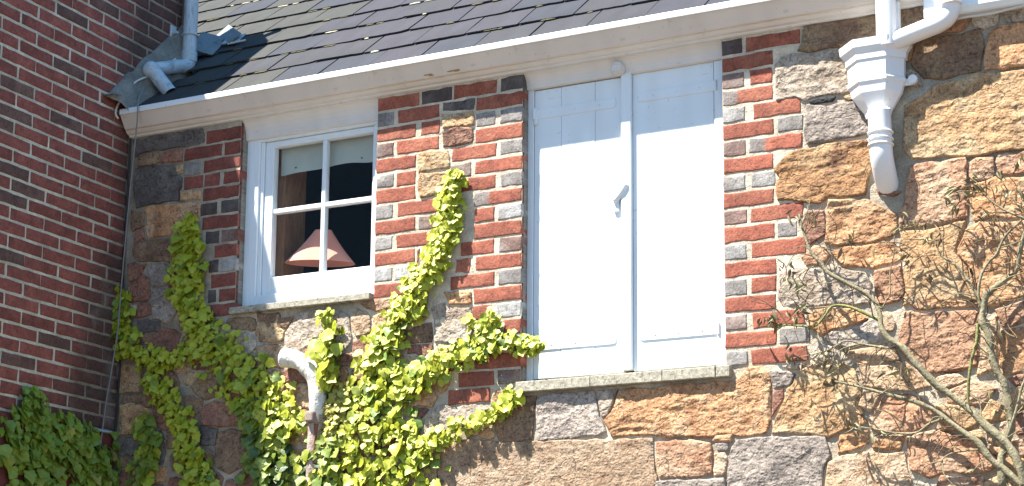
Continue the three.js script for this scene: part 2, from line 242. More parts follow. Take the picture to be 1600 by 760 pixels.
const IVY = {
  corner: [2, 3675, 128, 58, -12, 3541, 197, 66, 25, 3432, 246, 66, 131, 3332, 165, 49, 283, 3285, 144, 48, 460, 3285, 161, 48],
  window: [482, 4030, 67, 48, 428, 3930, 193, 65, 489, 3811, 269, 68, 432, 3683, 259, 60, 489, 3549, 172, 52, 562, 3421, 265, 55, 679, 3292, 374, 59, 827, 3155, 369, 62, 959, 3046, 337, 65, 1073, 2929, 315, 68, 1136, 2810, 286, 71],
  window2: [905, 2989, 164, 65, 958, 2853, 272, 76, 1023, 2718, 359, 79, 1056, 2569, 402, 82],
  drop: [228, 3199, 115, 52, 344, 3094, 162, 52, 443, 2968, 179, 51, 516, 2828, 196, 55, 572, 2690, 241, 58, 602, 2579, 258, 58],
  cornerlow: [183, 2939, 112, 82, 262, 2893, 149, 67, 247, 2774, 186, 74, 225, 2639, 223, 81],
  sprig: [1380, 3444, 34, 38, 1343, 3401, 90, 52, 1399, 3344, 83, 69, 1310, 3239, 153, 90, 1410, 3218, 117, 96, 1375, 3115, 138, 76, 1340, 3033, 76, 51],
  main: [2099, 4085, 33, 33, 2064, 4043, 147, 47, 2048, 3924, 181, 50, 2028, 3806, 180, 50, 1990, 3686, 187, 50, 1913, 3571, 208, 53, 1832, 3459, 195, 57, 1761, 3352, 216, 60, 1693, 3244, 250, 60, 1652, 3134, 325, 67, 1648, 3006, 418, 70, 1651, 2877, 538, 67, 1654, 2749, 670, 70, 1669, 2606, 767, 73, 1671, 2511, 798, 73],
  upper: [2560, 3174, 44, 37, 2485, 3180, 114, 50, 2349, 3222, 147, 51, 2211, 3193, 162, 55, 2071, 3160, 183, 55, 1936, 3097, 211, 59, 1823, 3010, 219, 63],
  tip: [2295, 3368, 38, 42, 2279, 3313, 110, 48, 2245, 3253, 129, 51],
  tip2: [2173, 3348, 32, 49, 2199, 3282, 84, 48],
  lower: [2406, 2960, 57, 63, 2379, 2894, 108, 66, 2284, 2854, 95, 47, 2163, 2821, 109, 48, 2041, 2791, 130, 52, 1943, 2734, 176, 58, 1848, 2660, 230, 65],
  pale: [1482, 3062, 102, 34, 1418, 2956, 171, 37, 1375, 2868, 213, 41, 1348, 2766, 254, 44],
  foot: [1385, 2796, 205, 61, 1331, 2709, 308, 68, 1296, 2623, 412, 75, 1299, 2527, 445, 75],
  neighbour: [703, 3021, 133, 51, 665, 2949, 256, 62, 671, 2857, 461, 74, 649, 2756, 615, 81, 617, 2647, 717, 88, 561, 2523, 769, 88],
  neighbour2: [475, 2871, 205, 66, 335, 2823, 307, 74, 191, 2773, 384, 74, 108, 2688, 461, 74, 125, 2567, 512, 74],
};
const CLIMBER = [
  ['trunk', 20, 5, [4757,2409,4749,2461,4719,2547,4680,2604,4616,2664,4556,2732,4490,2792,4423,2846,4361,2916,4314,2977,4277,3026,4221,3067,4187,3123,4183,3174,4162,3234,4111,3284,4025,3338,3958,3387,3936,3427,3899,3465,3861,3562,3837,3661]],
  ['trunk', 17, 4, [4761,2401,4676,2486,4624,2531,4580,2597,4519,2648,4465,2694,4411,2741,4343,2780,4271,2807,4187,2835,4086,2869,3983,2899]],
  ['trunk', 18, 14, [4666,2418,4665,2529,4688,2596,4712,2679,4702,2770,4690,2843,4659,2907,4641,2984,4638,3041,4612,3113,4622,3170,4637,3234]],
  ['branch', 13, 8, [4637,3217,4651,3238,4707,3276,4758,3314,4773,3370,4788,3426,4828,3530]],
  ['branch', 7, 4, [4616,3165,4602,3193,4613,3299,4650,3361,4677,3383,4719,3458,4789,3521,4851,3577]],
  ['branch', 8, 3, [4616,3154,4602,3207,4558,3291,4510,3362,4447,3413,4430,3465,4415,3500]],
  ['branch', 7, 6, [4635,3043,4598,3101,4588,3028,4564,2946,4547,2850,4542,2775]],
  ['branch', 8, 3, [4188,3148,4152,3168,4108,3194,4050,3222,3977,3232,3945,3195,3901,3153,3818,3161,3725,3177,3679,3199]],
  ['twig', 4, 2, [3977,3232,3932,3233,3874,3233,3825,3229]],
  ['twig', 4, 2, [4183,3176,4198,3214,4227,3265,4230,3354,4252,3456,4257,3526,4288,3565]],
  ['branch', 6, 2, [4280,3021,4193,3033,4105,3054,4033,3074,3950,3039,3861,3023,3798,3017]],
  ['branch', 6, 3, [4437,2707,4383,2691,4326,2657,4231,2662,4161,2680,4087,2695]],
  ['twig', 4, 2, [4592,2575,4461,2560,4434,2543,4414,2509]],
  ['branch', 6, 3, [4848,3501,4797,3529,4716,3577,4635,3659,4623,3699]],
  ['twig', 4, 2, [4829,3544,4784,3585,4720,3690,4701,3734]],
  ['twig', 5, 2, [4719,3458,4703,3443,4671,3499,4642,3558]],
  ['twig', 4, 2, [4640,3233,4680,3202,4710,3156,4730,3149]],
  ['twig', 3, 2, [4614,3105,4666,3090,4691,3082]],
  ['twig', 3, 2, [3936,3427,3869,3411,3805,3371,3770,3386]],
  ['twig', 3, 1, [4025,3338,3919,3331,3839,3328]],
  ['twig', 3, 1, [3899,3465,3952,3494,4010,3534,4053,3546]],
  ['twig', 3, 1, [4635,3659,4553,3674,4507,3669]],
  ['twig', 3, 1, [4257,3526,4332,3560,4373,3550]],
  ['twig', 3, 1, [4447,3413,4369,3416,4325,3409]],
  ['twig', 3, 1, [3861,3562,3903,3609,3912,3649]],
  ['twig', 3, 1, [4100,2868,4051,2919,3996,2974,3958,3005]],
  ['twig', 3, 1, [4187,2835,4248,2877,4272,2925]],
  ['twig', 3, 2, [4840,3311,4788,3295,4723,3280]],
  ['twig', 5, 3, [4712,2679,4752,2730,4805,2779]],
  ['branch', 7, 4, [4688,2596,4739,2730,4769,2835,4818,2911]],
];
const BUDS = [3682, 3202, 8, 3706, 3212, 7, 3735, 3192, 6, 3773, 3384, 6, 3805, 3220, 7, 3834, 3229, 5, 3795, 3016, 6, 3768, 3436, 6, 3831, 3650, 6, 3915, 3640, 5, 4056, 3544, 5, 4290, 3557, 5, 4375, 3547, 6, 4327, 3406, 4, 4504, 3667, 6, 4555, 3671, 6, 4575, 3719, 5, 4622, 3691, 5, 4703, 3725, 6, 4643, 3555, 5, 4417, 3497, 5, 3955, 2997, 7, 3999, 2966, 5, 4269, 2918, 7, 4220, 2941, 5, 4090, 2699, 7, 4049, 2718, 5, 4144, 2680, 4, 3986, 2897, 5, 3961, 3036, 4, 3842, 3325, 5, 3796, 3364, 5, 4773, 3644, 6, 4796, 3581, 5, 3927, 2893, 4, 4035, 3064, 4, 4539, 3612, 5, 4783, 3781, 5];

// ------------------------------------------------------------------ ground
{
  const g = new THREE.PlaneGeometry(300, 300, 60, 60); g.rotateX(-Math.PI / 2); planarUV(g, 'xz');
  const o = mesh('ground', g, std({ color: rgb(0.16, 0.13, 0.098), map: sandMap, bumpMap: sandBump, bumpScale: 0.004, roughness: 1 }), scene); o.userData.kind = 'structure';
}

// ------------------------------------------------------------------ a piece of stone or brick, front towards +z, from its outline
const TONES = {   // [main, second, third] linear colours
  o: [[0.62, 0.34, 0.174], [0.66, 0.445, 0.27], [0.43, 0.21, 0.1]], y: [[0.61, 0.44, 0.26], [0.61, 0.37, 0.19], [0.44, 0.26, 0.13]],
  t: [[0.59, 0.41, 0.26], [0.64, 0.48, 0.34], [0.43, 0.27, 0.16]], p: [[0.54, 0.305, 0.185], [0.6, 0.4, 0.265], [0.4, 0.2, 0.115]],
  g: [[0.37, 0.315, 0.275], [0.47, 0.405, 0.35], [0.22, 0.19, 0.17]], w: [[0.54, 0.45, 0.36], [0.62, 0.53, 0.43], [0.36, 0.27, 0.2]],
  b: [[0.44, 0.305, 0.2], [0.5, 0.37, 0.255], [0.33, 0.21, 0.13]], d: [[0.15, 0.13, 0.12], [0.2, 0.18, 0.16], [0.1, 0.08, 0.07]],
  q: [[0.47, 0.25, 0.115], [0.54, 0.38, 0.21], [0.25, 0.115, 0.06]],
  k: [[0.035, 0.035, 0.04], [0.05, 0.05, 0.055], [0.03, 0.03, 0.03]], r: [[0.33, 0.16, 0.11], [0.4, 0.22, 0.15], [0.2, 0.1, 0.07]],
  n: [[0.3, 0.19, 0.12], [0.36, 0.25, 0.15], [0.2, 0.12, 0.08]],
  R: [[0.44, 0.135, 0.082], [0.47, 0.165, 0.1], [0.36, 0.105, 0.068]], G: [[0.36, 0.335, 0.315], [0.46, 0.45, 0.43], [0.25, 0.21, 0.2]],
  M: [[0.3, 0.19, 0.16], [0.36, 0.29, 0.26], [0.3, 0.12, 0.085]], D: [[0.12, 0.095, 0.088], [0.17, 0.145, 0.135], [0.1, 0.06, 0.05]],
  W: [[0.52, 0.52, 0.5], [0.58, 0.58, 0.57], [0.36, 0.33, 0.31]],
  N: [[0.33, 0.1, 0.078], [0.375, 0.118, 0.09], [0.26, 0.085, 0.068]], K: [[0.18, 0.095, 0.078], [0.22, 0.125, 0.1], [0.14, 0.075, 0.062]],
};
TONES.H = TONES.R; TONES.Q = [[0.31, 0.09, 0.065], [0.34, 0.11, 0.08], [0.22, 0.07, 0.055]];  // Q: the red of R darkened, shade on the left pier put into its colour
function pieceGeo(P, tone, o) {
  const { cell = 0.013, proud = 0.004, relief = 0.006, edge = 0.01, wob = 0.003, back = -0.035, seed = 1, tint } = o, n = P.length / 2, X = [], Y = [];
  for (let i = 0; i < n; i++) { X.push(P[2 * i]); Y.push(P[2 * i + 1]); }
  const x0 = Math.min(...X), x1 = Math.max(...X), y0 = Math.min(...Y), y1 = Math.max(...Y), nx = Math.max(7, Math.round((x1 - x0) / cell) + 2), ny = Math.max(6, Math.round((y1 - y0) / cell) + 2);
  const span = (q, A, B) => { let lo = 1e9, hi = -1e9; for (let i = 0; i < n; i++) { const j = (i + 1) % n, a = A[i], b = A[j]; if ((a - q) * (b - q) <= 0 && a !== b) { const v = B[i] + (B[j] - B[i]) * (q - a) / (b - a); lo = Math.min(lo, v); hi = Math.max(hi, v); } } return [lo, hi]; };
  const T = TONES[tone], pos = [], col = [], uv = [], idx = [], du = (seed * 0.37) % 5, dv = (seed * 0.61) % 5;
  const grid = (k, m, size) => { if (k === 0) return 0; if (k === m) return 1; const a = Math.min(0.2, 0.0012 / size); if (k === 1) return a; if (k === m - 1) return 1 - a; const b = Math.min(0.25, 0.0045 / size), t = (k - 2) / Math.max(1, m - 4); return mix(b, 1 - b, t); };
  const tiltX = o.tilt ? Math.min(o.tilt, 0.006 / (x1 - x0)) * noise(seed, 1.5) : 0, tiltY = o.tilt ? Math.min(o.tilt, 0.005 / (y1 - y0)) * noise(seed, 8.5) : 0;
  for (let i = 0; i <= nx; i++) {
    const u = grid(i, nx, x1 - x0), x = mix(x0, x1, u), [b, t] = span(clamp(x, x0 + 1e-4, x1 - 1e-4), X, Y);
    for (let j = 0; j <= ny; j++) {
      const v = grid(j, ny, Math.max(0.02, t - b)), yb = b + wob * noise(x * 22, seed * 3.1, 1), yt = t + wob * noise(x * 22, seed * 3.1, 2), y = mix(yb, yt, v), [l, r] = span(clamp(y, y0 + 1e-4, y1 - 1e-4), Y, X);
      const xx = x + wob * noise(y * 22, seed * 1.7, 3) * (1 - Math.min(1, 4 * Math.min(u, 1 - u))), rim = i === 0 || j === 0 || i === nx || j === ny;
      const d = Math.max(0, Math.min(y - yb, yt - y, x - l, r - x)), k = clamp(d / edge, 0, 1), round = Math.sqrt(1 - (1 - k) * (1 - k));
      const f = fbm(x * 9, y * 11, seed, 5), g = o.strata ? ridged(x * 9 + 0.4 * f, y * 24 + f, seed) : ridged(x * 20, y * 24, seed);
      const z = rim ? back : mix(-0.006, proud + relief * (o.rough ? 0.95 * f + (o.strata ? 0.55 : 0.22) * g + 0.3 * fbm(x * 45, y * 60, seed + 9, 2) : f * 1.3 + g * 0.5) + tiltX * (x - (x0 + x1) / 2) + tiltY * (y - (y0 + y1) / 2), round);
      pos.push(xx, y, z); uv.push(x + du, y + dv);
      const a = smooth(-0.15, 0.35, fbm(x * 7 + 3, y * 7, seed + 40, 4)), c = smooth(0.08, 0.4, fbm(x * 13, y * 13, seed + 80, 3)), br = 1 + 0.16 * noise(seed * 1.3, 2.2) + 0.22 * fbm(x * 30, y * 30, seed, 2);
      let q = [0, 1, 2].map((e) => mix(mix(T[0][e], T[1][e], a), T[2][e], c * 0.8) * br);
      if (tint) q = tint(q, x, y, u, v);
      col.push(...q.map((e) => clamp(e, 0.01, 0.9)));
    }
  }
  const w = ny + 1;
  for (let i = 0; i < nx; i++) for (let j = 0; j < ny; j++) { const a = i * w + j; idx.push(a, a + w, a + w + 1, a, a + w + 1, a + 1); }
  const g = new THREE.BufferGeometry(); g.setAttribute('position', new THREE.Float32BufferAttribute(pos, 3)); g.setAttribute('color', new THREE.Float32BufferAttribute(col, 3)); g.setAttribute('uv', new THREE.Float32BufferAttribute(uv, 2));
  g.setIndex(idx); g.computeVertexNormals(); return g;
}
const rect = (x0, x1, y0, y1) => [x0, y0, x1, y0, x1, y1, x0, y1];
function sheet(x0, x1, y0, y1, zf, colf, step = 0.025) {             // uneven mortar face, borders turned back
  const nx = Math.max(2, Math.round((x1 - x0) / step)), ny = Math.max(2, Math.round((y1 - y0) / step)), g = new THREE.PlaneGeometry(x1 - x0, y1 - y0, nx, ny); g.translate((x0 + x1) / 2, (y0 + y1) / 2, 0);
  const p = g.attributes.position, c = new Float32Array(p.count * 3);
  for (let i = 0; i < p.count; i++) { const x = p.getX(i), y = p.getY(i); p.setZ(i, zf(x, y)); c.set(colf(x, y), i * 3); }
  g.setAttribute('color', new THREE.BufferAttribute(c, 3)); planarUV(g); g.computeVertexNormals(); return g;
}

// ------------------------------------------------------------------ the house
const WIN = { x0: 0.757, x1: 1.603, y0: 3.535, y1: 4.565 }, DOOR = { x0: 2.43, x1: 3.458, y0: 3.02, y1: 4.565 }, TOP = 4.575, XL = -0.4, XR = 6.2;
const house = thing('stone_house', 'old house of rough granite and red brick with white shutters and slate roof', 'house');
const wall = part('wall', house);
{
  const cream = [0.84, 0.74, 0.58], grey = [0.5, 0.43, 0.33], cement = [0.36, 0.35, 0.3];
  const pierAt = (x, y) => smooth(0.1, 0, Math.min(Math.abs(x - 2.03) - 0.4, Math.abs(x - 3.6) - 0.2, Math.abs(x - 0.6) - 0.16)) * smooth(3.0, 3.1, y);
  const colf = (x, y) => { const pier = pierAt(x, y), k = smooth(-0.3, 0.3, fbm(x * 3, y * 3, 5)), c = smooth(4.25, 4.35, x) * smooth(3.5, 3.7, y); const s = (1 + 0.25 * fbm(x * 12, y * 12, 9, 3)) * mix(0.62, 1, smooth(0.5, 1.0, x + 0.1 * fbm(x * 4, y * 4, 31))); return [0, 1, 2].map((e) => mix(mix(mix(grey[e], cream[e], k * 0.7), cream[e], pier), cement[e], c * 0.8) * s); };  // left end darker: shade of the neighbouring house put into the mortar colour
  const zf = (x, y) => mix(-0.0065, -0.0022, pierAt(x, y)) + (0.005 * fbm(x * 9, y * 9, 2, 3) + 0.0022 * noise(x * 40, y * 40, 4)) * (1 - 0.72 * pierAt(x, y));
  const faces = [[XL, WIN.x0, 2.2, TOP], [WIN.x0, WIN.x1, 2.2, WIN.y0 - 0.02], [WIN.x1, DOOR.x0, 2.2, TOP], [DOOR.x0, DOOR.x1, 2.2, DOOR.y0 - 0.03], [DOOR.x1, XR, 2.2, TOP], [XL, XR, 0, 2.2]];
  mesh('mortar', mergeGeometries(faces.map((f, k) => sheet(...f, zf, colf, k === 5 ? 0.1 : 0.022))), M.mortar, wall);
  const body = faces.map(([a, b, c, d]) => boxGeo(a, b, c, d, -0.36, -0.022, 0));
  mesh('wall_core', planarUV(merge(body)), M.render, wall);
}
let seed = 1;
const taken = [];                                                    // outlines already on the wall
const outlineHit = (P, x, y) => { let c = false; const n = P.length / 2; for (let i = 0, j = n - 1; i < n; j = i++) { const xi = P[2 * i], yi = P[2 * i + 1], xj = P[2 * j], yj = P[2 * j + 1]; if ((yi > y) !== (yj > y) && x < (xj - xi) * (y - yi) / (yj - yi) + xi) c = !c; } return c; };
function addStone(P, tone) {
  const s = ++seed, rough = { w: 0.013, o: 0.012, q: 0.011, g: 0.012, p: 0.011, y: 0.009, b: 0.0055, d: 0.008, k: 0.004, r: 0.009, n: 0.009, t: 0.009 }[tone] || 0.009;
  const small = Math.min(1, (Math.max(...P.filter((_, i) => i % 2 === 0)) - Math.min(...P.filter((_, i) => i % 2 === 0))) / 0.12);
  mesh('stone', pieceGeo(P, tone, { cell: 0.0075, proud: mix(0.0005, 0.003, small), relief: rough * 0.9 * mix(0.5, 1, small), edge: 0.006, wob: 0.006, seed: s * 1.37, tilt: 0.03, rough: true, strata: 'oypq'.includes(tone) && s % 3 > 0 }), M.stone, wall);
  taken.push(P);
}
const HB = 0.0348;                                                   // half the height of an old brick
function addBrick(x0, x1, y, tone, quoin) {
  const s = ++seed, half = tone === 'H', h = HB + rr(-0.0012, 0.0012), P = rect(x0 / 1000, x1 / 1000, y - h, y + h);
  const tint = half ? (q, x, yy, u) => { const k = smooth(0.36, 0.24, u + 0.05 * noise(x * 60, yy * 60)); return [mix(q[0], 0.34, k), mix(q[1], 0.3, k), mix(q[2], 0.28, k)]; } : undefined;
  mesh('brick', pieceGeo(P, tone, { cell: 0.012, proud: rr(-0.0002, 0.0012), relief: 0.0016, edge: 0.0035, wob: 0.004, back: quoin ? -0.075 : -0.03, seed: s * 1.37, tint }), M.brick, wall);
  taken.push(P);
}
for (const [rows, q0, q1] of [[RIGHT_PIER, 1, 0], [MIDDLE_PIER, 1, 1], [LEFT_PIER, 0, 1]]) for (const [y, ...row] of rows) row.forEach(([t, a, b], i) => {
  if (rows === LEFT_PIER && a > 770) return;
  let x0 = a, x1 = b, q = false;                                      // jamb bricks come flush with the opening and turn into it
  if (rows === RIGHT_PIER && i === 0) { x0 = DOOR.x1 * 1000; q = true; }
  if (rows === MIDDLE_PIER && Math.abs(b - DOOR.x0 * 1000) < 40 && y / 1000 > 3) { x1 = DOOR.x0 * 1000; q = true; }
  if (rows === MIDDLE_PIER && Math.abs(a - WIN.x1 * 1000) < 25 && y / 1000 > 3.5) { x0 = WIN.x1 * 1000; q = true; }
  if (rows === LEFT_PIER && (i === row.length - 1 || row[i + 1][1] > 770)) { x1 = WIN.x0 * 1000; q = true; }
  if (t === 'W' && x1 - x0 < 40) return;
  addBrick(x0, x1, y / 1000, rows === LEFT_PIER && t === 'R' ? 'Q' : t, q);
});
const opening = (x, y) => x < 0.02 || (x > WIN.x0 - 0.02 && x < WIN.x1 + 0.01 && y > WIN.y0 - 0.04) || (x > DOOR.x0 - 0.02 && x < DOOR.x1 + 0.035 && y > DOOR.y0 - 0.058) || (x > 4.13 && x < 4.37 && y > 3.64 && y < 4.2) || y > 4.562;
{                                                                     // outlines were read inside the joints: let every stone spread until its joints are thin
  const all = []; for (const tone of Object.keys(STONES)) for (const S of STONES[tone]) { const P = [], n = S.length / 2; for (let i = 0; i < n; i++) { const j = (i + 1) % n, m = Math.hypot(S[2 * j] - S[2 * i], S[2 * j + 1] - S[2 * i + 1]) > 90 ? 3 : 1; for (let k = 0; k < m; k++) P.push(mix(S[2 * i], S[2 * j], k / m) / 1000, mix(S[2 * i + 1], S[2 * j + 1], k / m) / 1000); } all.push({ tone, P, box: null }); }
  const free = (x, y) => { if (opening(x, y) || x > 5.3 || y < 2.35) return false; if (Math.abs(x - 2.02) < 0.45 && y > 3.45) return false; if (Math.abs(x - 3.62) < 0.19 && y > 3.02) return false; if (x > 0.42 && x < 0.76 && y > 3.56) return false; for (const P of taken) if (outlineHit(P, x, y)) return false; for (const s of all) if (outlineHit(s.P, x, y)) return false; return true; };
  for (let pass = 0; pass < 3; pass++) for (let k = 0; k < 1500; k++) {              // rubble in the gaps that the survey leaves open
    const x = rr(0.02, 5.3), y = rr(2.35, 4.5), w = [0.15, 0.09, 0.05][pass] * rr(0.75, 1.3), h = [0.085, 0.055, 0.034][pass] * rr(0.75, 1.25); let ok = true;
    if (pass === 2 && x > 1.4 && y > 3.2 && rnd() < 0.6) continue;
    for (let a = -1; a <= 1 && ok; a += 0.5) for (let b = -1; b <= 1; b += 0.5) if (!free(x + a * (w / 2 + 0.004), y + b * (h / 2 + 0.004))) { ok = false; break; }
    if (!ok) continue;
    const q = (s) => s * rr(0.8, 1), P = [x - q(w / 2), y - q(h / 2), x, y - h / 2, x + q(w / 2), y - q(h / 2), x + w / 2, y, x + q(w / 2), y + q(h / 2), x, y + h / 2, x - q(w / 2), y + q(h / 2), x - w / 2, y];
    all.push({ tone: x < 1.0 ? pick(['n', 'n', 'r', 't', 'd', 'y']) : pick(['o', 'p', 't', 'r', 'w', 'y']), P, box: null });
  }
  const bricks = taken.slice(), bound = (P) => { const X = P.filter((_, i) => i % 2 === 0), Y2 = P.filter((_, i) => i % 2); return [Math.min(...X) - 0.06, Math.max(...X) + 0.06, Math.min(...Y2) - 0.06, Math.max(...Y2) + 0.06]; };
  const bb = bricks.map(bound); all.forEach((s) => { s.box = bound(s.P); });
  for (let step = 0; step < 9; step++) for (const s of all) {
    const P = s.P, n = P.length / 2; let cx = 0, cy = 0; for (let i = 0; i < n; i++) { cx += P[2 * i] / n; cy += P[2 * i + 1] / n; }
    const near = all.filter((q) => q !== s && q.box[0] < s.box[1] && q.box[1] > s.box[0] && q.box[2] < s.box[3] && q.box[3] > s.box[2]).map((q) => q.P).concat(bricks.filter((_, k) => bb[k][0] < s.box[1] && bb[k][1] > s.box[0] && bb[k][2] < s.box[3] && bb[k][3] > s.box[2]));
    for (let i = 0; i < n; i++) {
      const p = (i + n - 1) % n, q = (i + 1) % n; let nx = P[2 * q + 1] - P[2 * p + 1], ny = P[2 * p] - P[2 * q]; const l = Math.hypot(nx, ny) || 1; nx /= l; ny /= l; if (nx * (P[2 * i] - cx) + ny * (P[2 * i + 1] - cy) < 0) { nx = -nx; ny = -ny; }
      const g = 0.0035, tx = P[2 * i] + nx * (g + 0.0075), ty = P[2 * i + 1] + ny * (g + 0.0075); if (opening(tx, ty)) continue;
      if (near.some((Q) => outlineHit(Q, tx, ty) || outlineHit(Q, tx - ny * 0.006, ty + nx * 0.006) || outlineHit(Q, tx + ny * 0.006, ty - nx * 0.006))) continue;
      P[2 * i] += nx * g; P[2 * i + 1] += ny * g;
    }
  }
  for (const s of all) addStone(s.P, s.tone);
}
// eaves: moulding under the gutter, cove over window and shutters
function alongX(profile, x0, x1) {                                    // profile of [z, y] pairs, drawn out along the wall
  const s = new THREE.Shape(); profile.forEach(([z, y], i) => (i ? s.lineTo(-z, y) : s.moveTo(-z, y)));
  const g = new THREE.ExtrudeGeometry(s, { depth: x1 - x0, bevelEnabled: false, steps: Math.max(1, Math.round((x1 - x0) / 0.3)) }); g.rotateY(Math.PI / 2); g.translate(x0, 0, 0); return planarUV(g, 'xy');
}
mesh('fascia_board', alongX([[-0.05, 4.72], [-0.05, 4.5625], [0.004, 4.5625], [0.012, 4.566], [0.014, 4.574], [0.03, 4.578], [0.042, 4.588], [0.046, 4.6], [0.046, 4.72]], 0.012, 4.405), M.cream, house);
for (const O of [WIN, DOOR]) {
  const yb = O === WIN ? 4.46 : 4.488, pr = [[-0.3, 4.562], [-0.3, yb], [-0.052, yb]]; for (let k = 0; k <= 6; k++) { const a = k / 6 * Math.PI / 2; pr.push([-0.045 + 0.05 * (1 - Math.cos(a)) , yb + 0.004 + (4.558 - yb) * Math.sin(a) * 0.98]); } pr.push([0.004, 4.562]);
  mesh('cove_board', alongX(pr, O.x0 + 0.001, O.x1 - 0.001), M.cream, house);
}

// window
{
  const w = part('window', house), F = -0.06, z0 = -0.2;
  mesh('frame', merge([boxGeo(WIN.x0, 0.838, WIN.y0, 4.461, z0, F, 0.004), boxGeo(WIN.x1 - 0.045, WIN.x1, WIN.y0, 4.461, z0, F, 0.004), boxGeo(0.8375, WIN.x1 - 0.0445, WIN.y0, 3.607, z0, F - 0.001, 0.004), boxGeo(0.8375, WIN.x1 - 0.0445, 4.447, 4.461, z0, F - 0.001, 0.003),
    boxGeo(0.838, 0.862, 3.607, 4.447, z0, F - 0.012, 0.004), boxGeo(WIN.x1 - 0.062, WIN.x1 - 0.045, 3.607, 4.447, z0, F - 0.012, 0.003)]), M.white, w);
  const S = F - 0.02, b = S - 0.045;
  mesh('sash', merge([boxGeo(0.864, 0.918, 3.609, 4.445, b, S, 0.004), boxGeo(1.53, WIN.x1 - 0.064, 3.609, 4.445, b, S, 0.004), boxGeo(0.9175, 1.5305, 3.609, 3.702, b, S - 0.001, 0.004), boxGeo(0.9175, 1.5305, 4.412, 4.445, b, S - 0.001, 0.004)]), M.white, w);
  mesh('glazing_bar', boxGeo(1.219, 1.245, 3.7015, 4.4125, b + 0.004, S - 0.004, 0.005), M.white, w);
  mesh('glazing_bar', merge([boxGeo(0.9175, 1.2195, 4.047, 4.073, b + 0.004, S - 0.006, 0.005), boxGeo(1.2445, 1.5305, 4.047, 4.073, b + 0.004, S - 0.006, 0.005)]), M.white, w);
  for (const [a, c] of [[0.917, 1.222], [1.242, 1.531]]) for (const [d, e] of [[3.701, 4.05], [4.07, 4.413]]) mesh('pane', boxGeo(a, c, d, e, S - 0.027, S - 0.0265, 0).translate(0, 0, 0), M.glass, w);
    mesh('window_sill', planarUV(boxGeo(0.74, 1.598, 3.499, 3.534, -0.2, 0.032, 0.004)), M.sill, w);
}
// the room behind the window
{
  const r = part('room', house), t = 0.03, a = [0.2, 2.3, 2.9, 4.7, -3.2, -0.37];
  mesh('room_wall', merge([boxGeo(a[0], a[1], a[2], a[2] + t, a[4], a[5], 0), boxGeo(a[0], a[1], a[3] - t, a[3], a[4], a[5], 0), boxGeo(a[0], a[0] + t, a[2] + t, a[3] - t, a[4], a[5], 0), boxGeo(a[1] - t, a[1], a[2] + t, a[3] - t, a[4], a[5], 0), boxGeo(a[0], a[1], a[2], a[3], a[4] - t, a[4], 0),
    boxGeo(a[0], 0.86, a[2] + t, a[3] - t, -0.372, -0.361, 0), boxGeo(1.56, a[1], a[2] + t, a[3] - t, -0.372, -0.361, 0)]), M.room, r);
  mesh('window_reveal', merge([boxGeo(0.84, 0.912, 3.6, 4.47, -0.4, -0.202, 0), boxGeo(1.57, 1.6, 3.6, 4.47, -0.4, -0.202, 0), boxGeo(0.86, 1.6, 4.47, 4.5, -0.4, -0.202, 0)]), M.reveal, r);
  mesh('window_board', boxGeo(0.84, 1.6, 3.575, 3.6, -0.75, -0.202, 0.003), M.reveal, r);
}
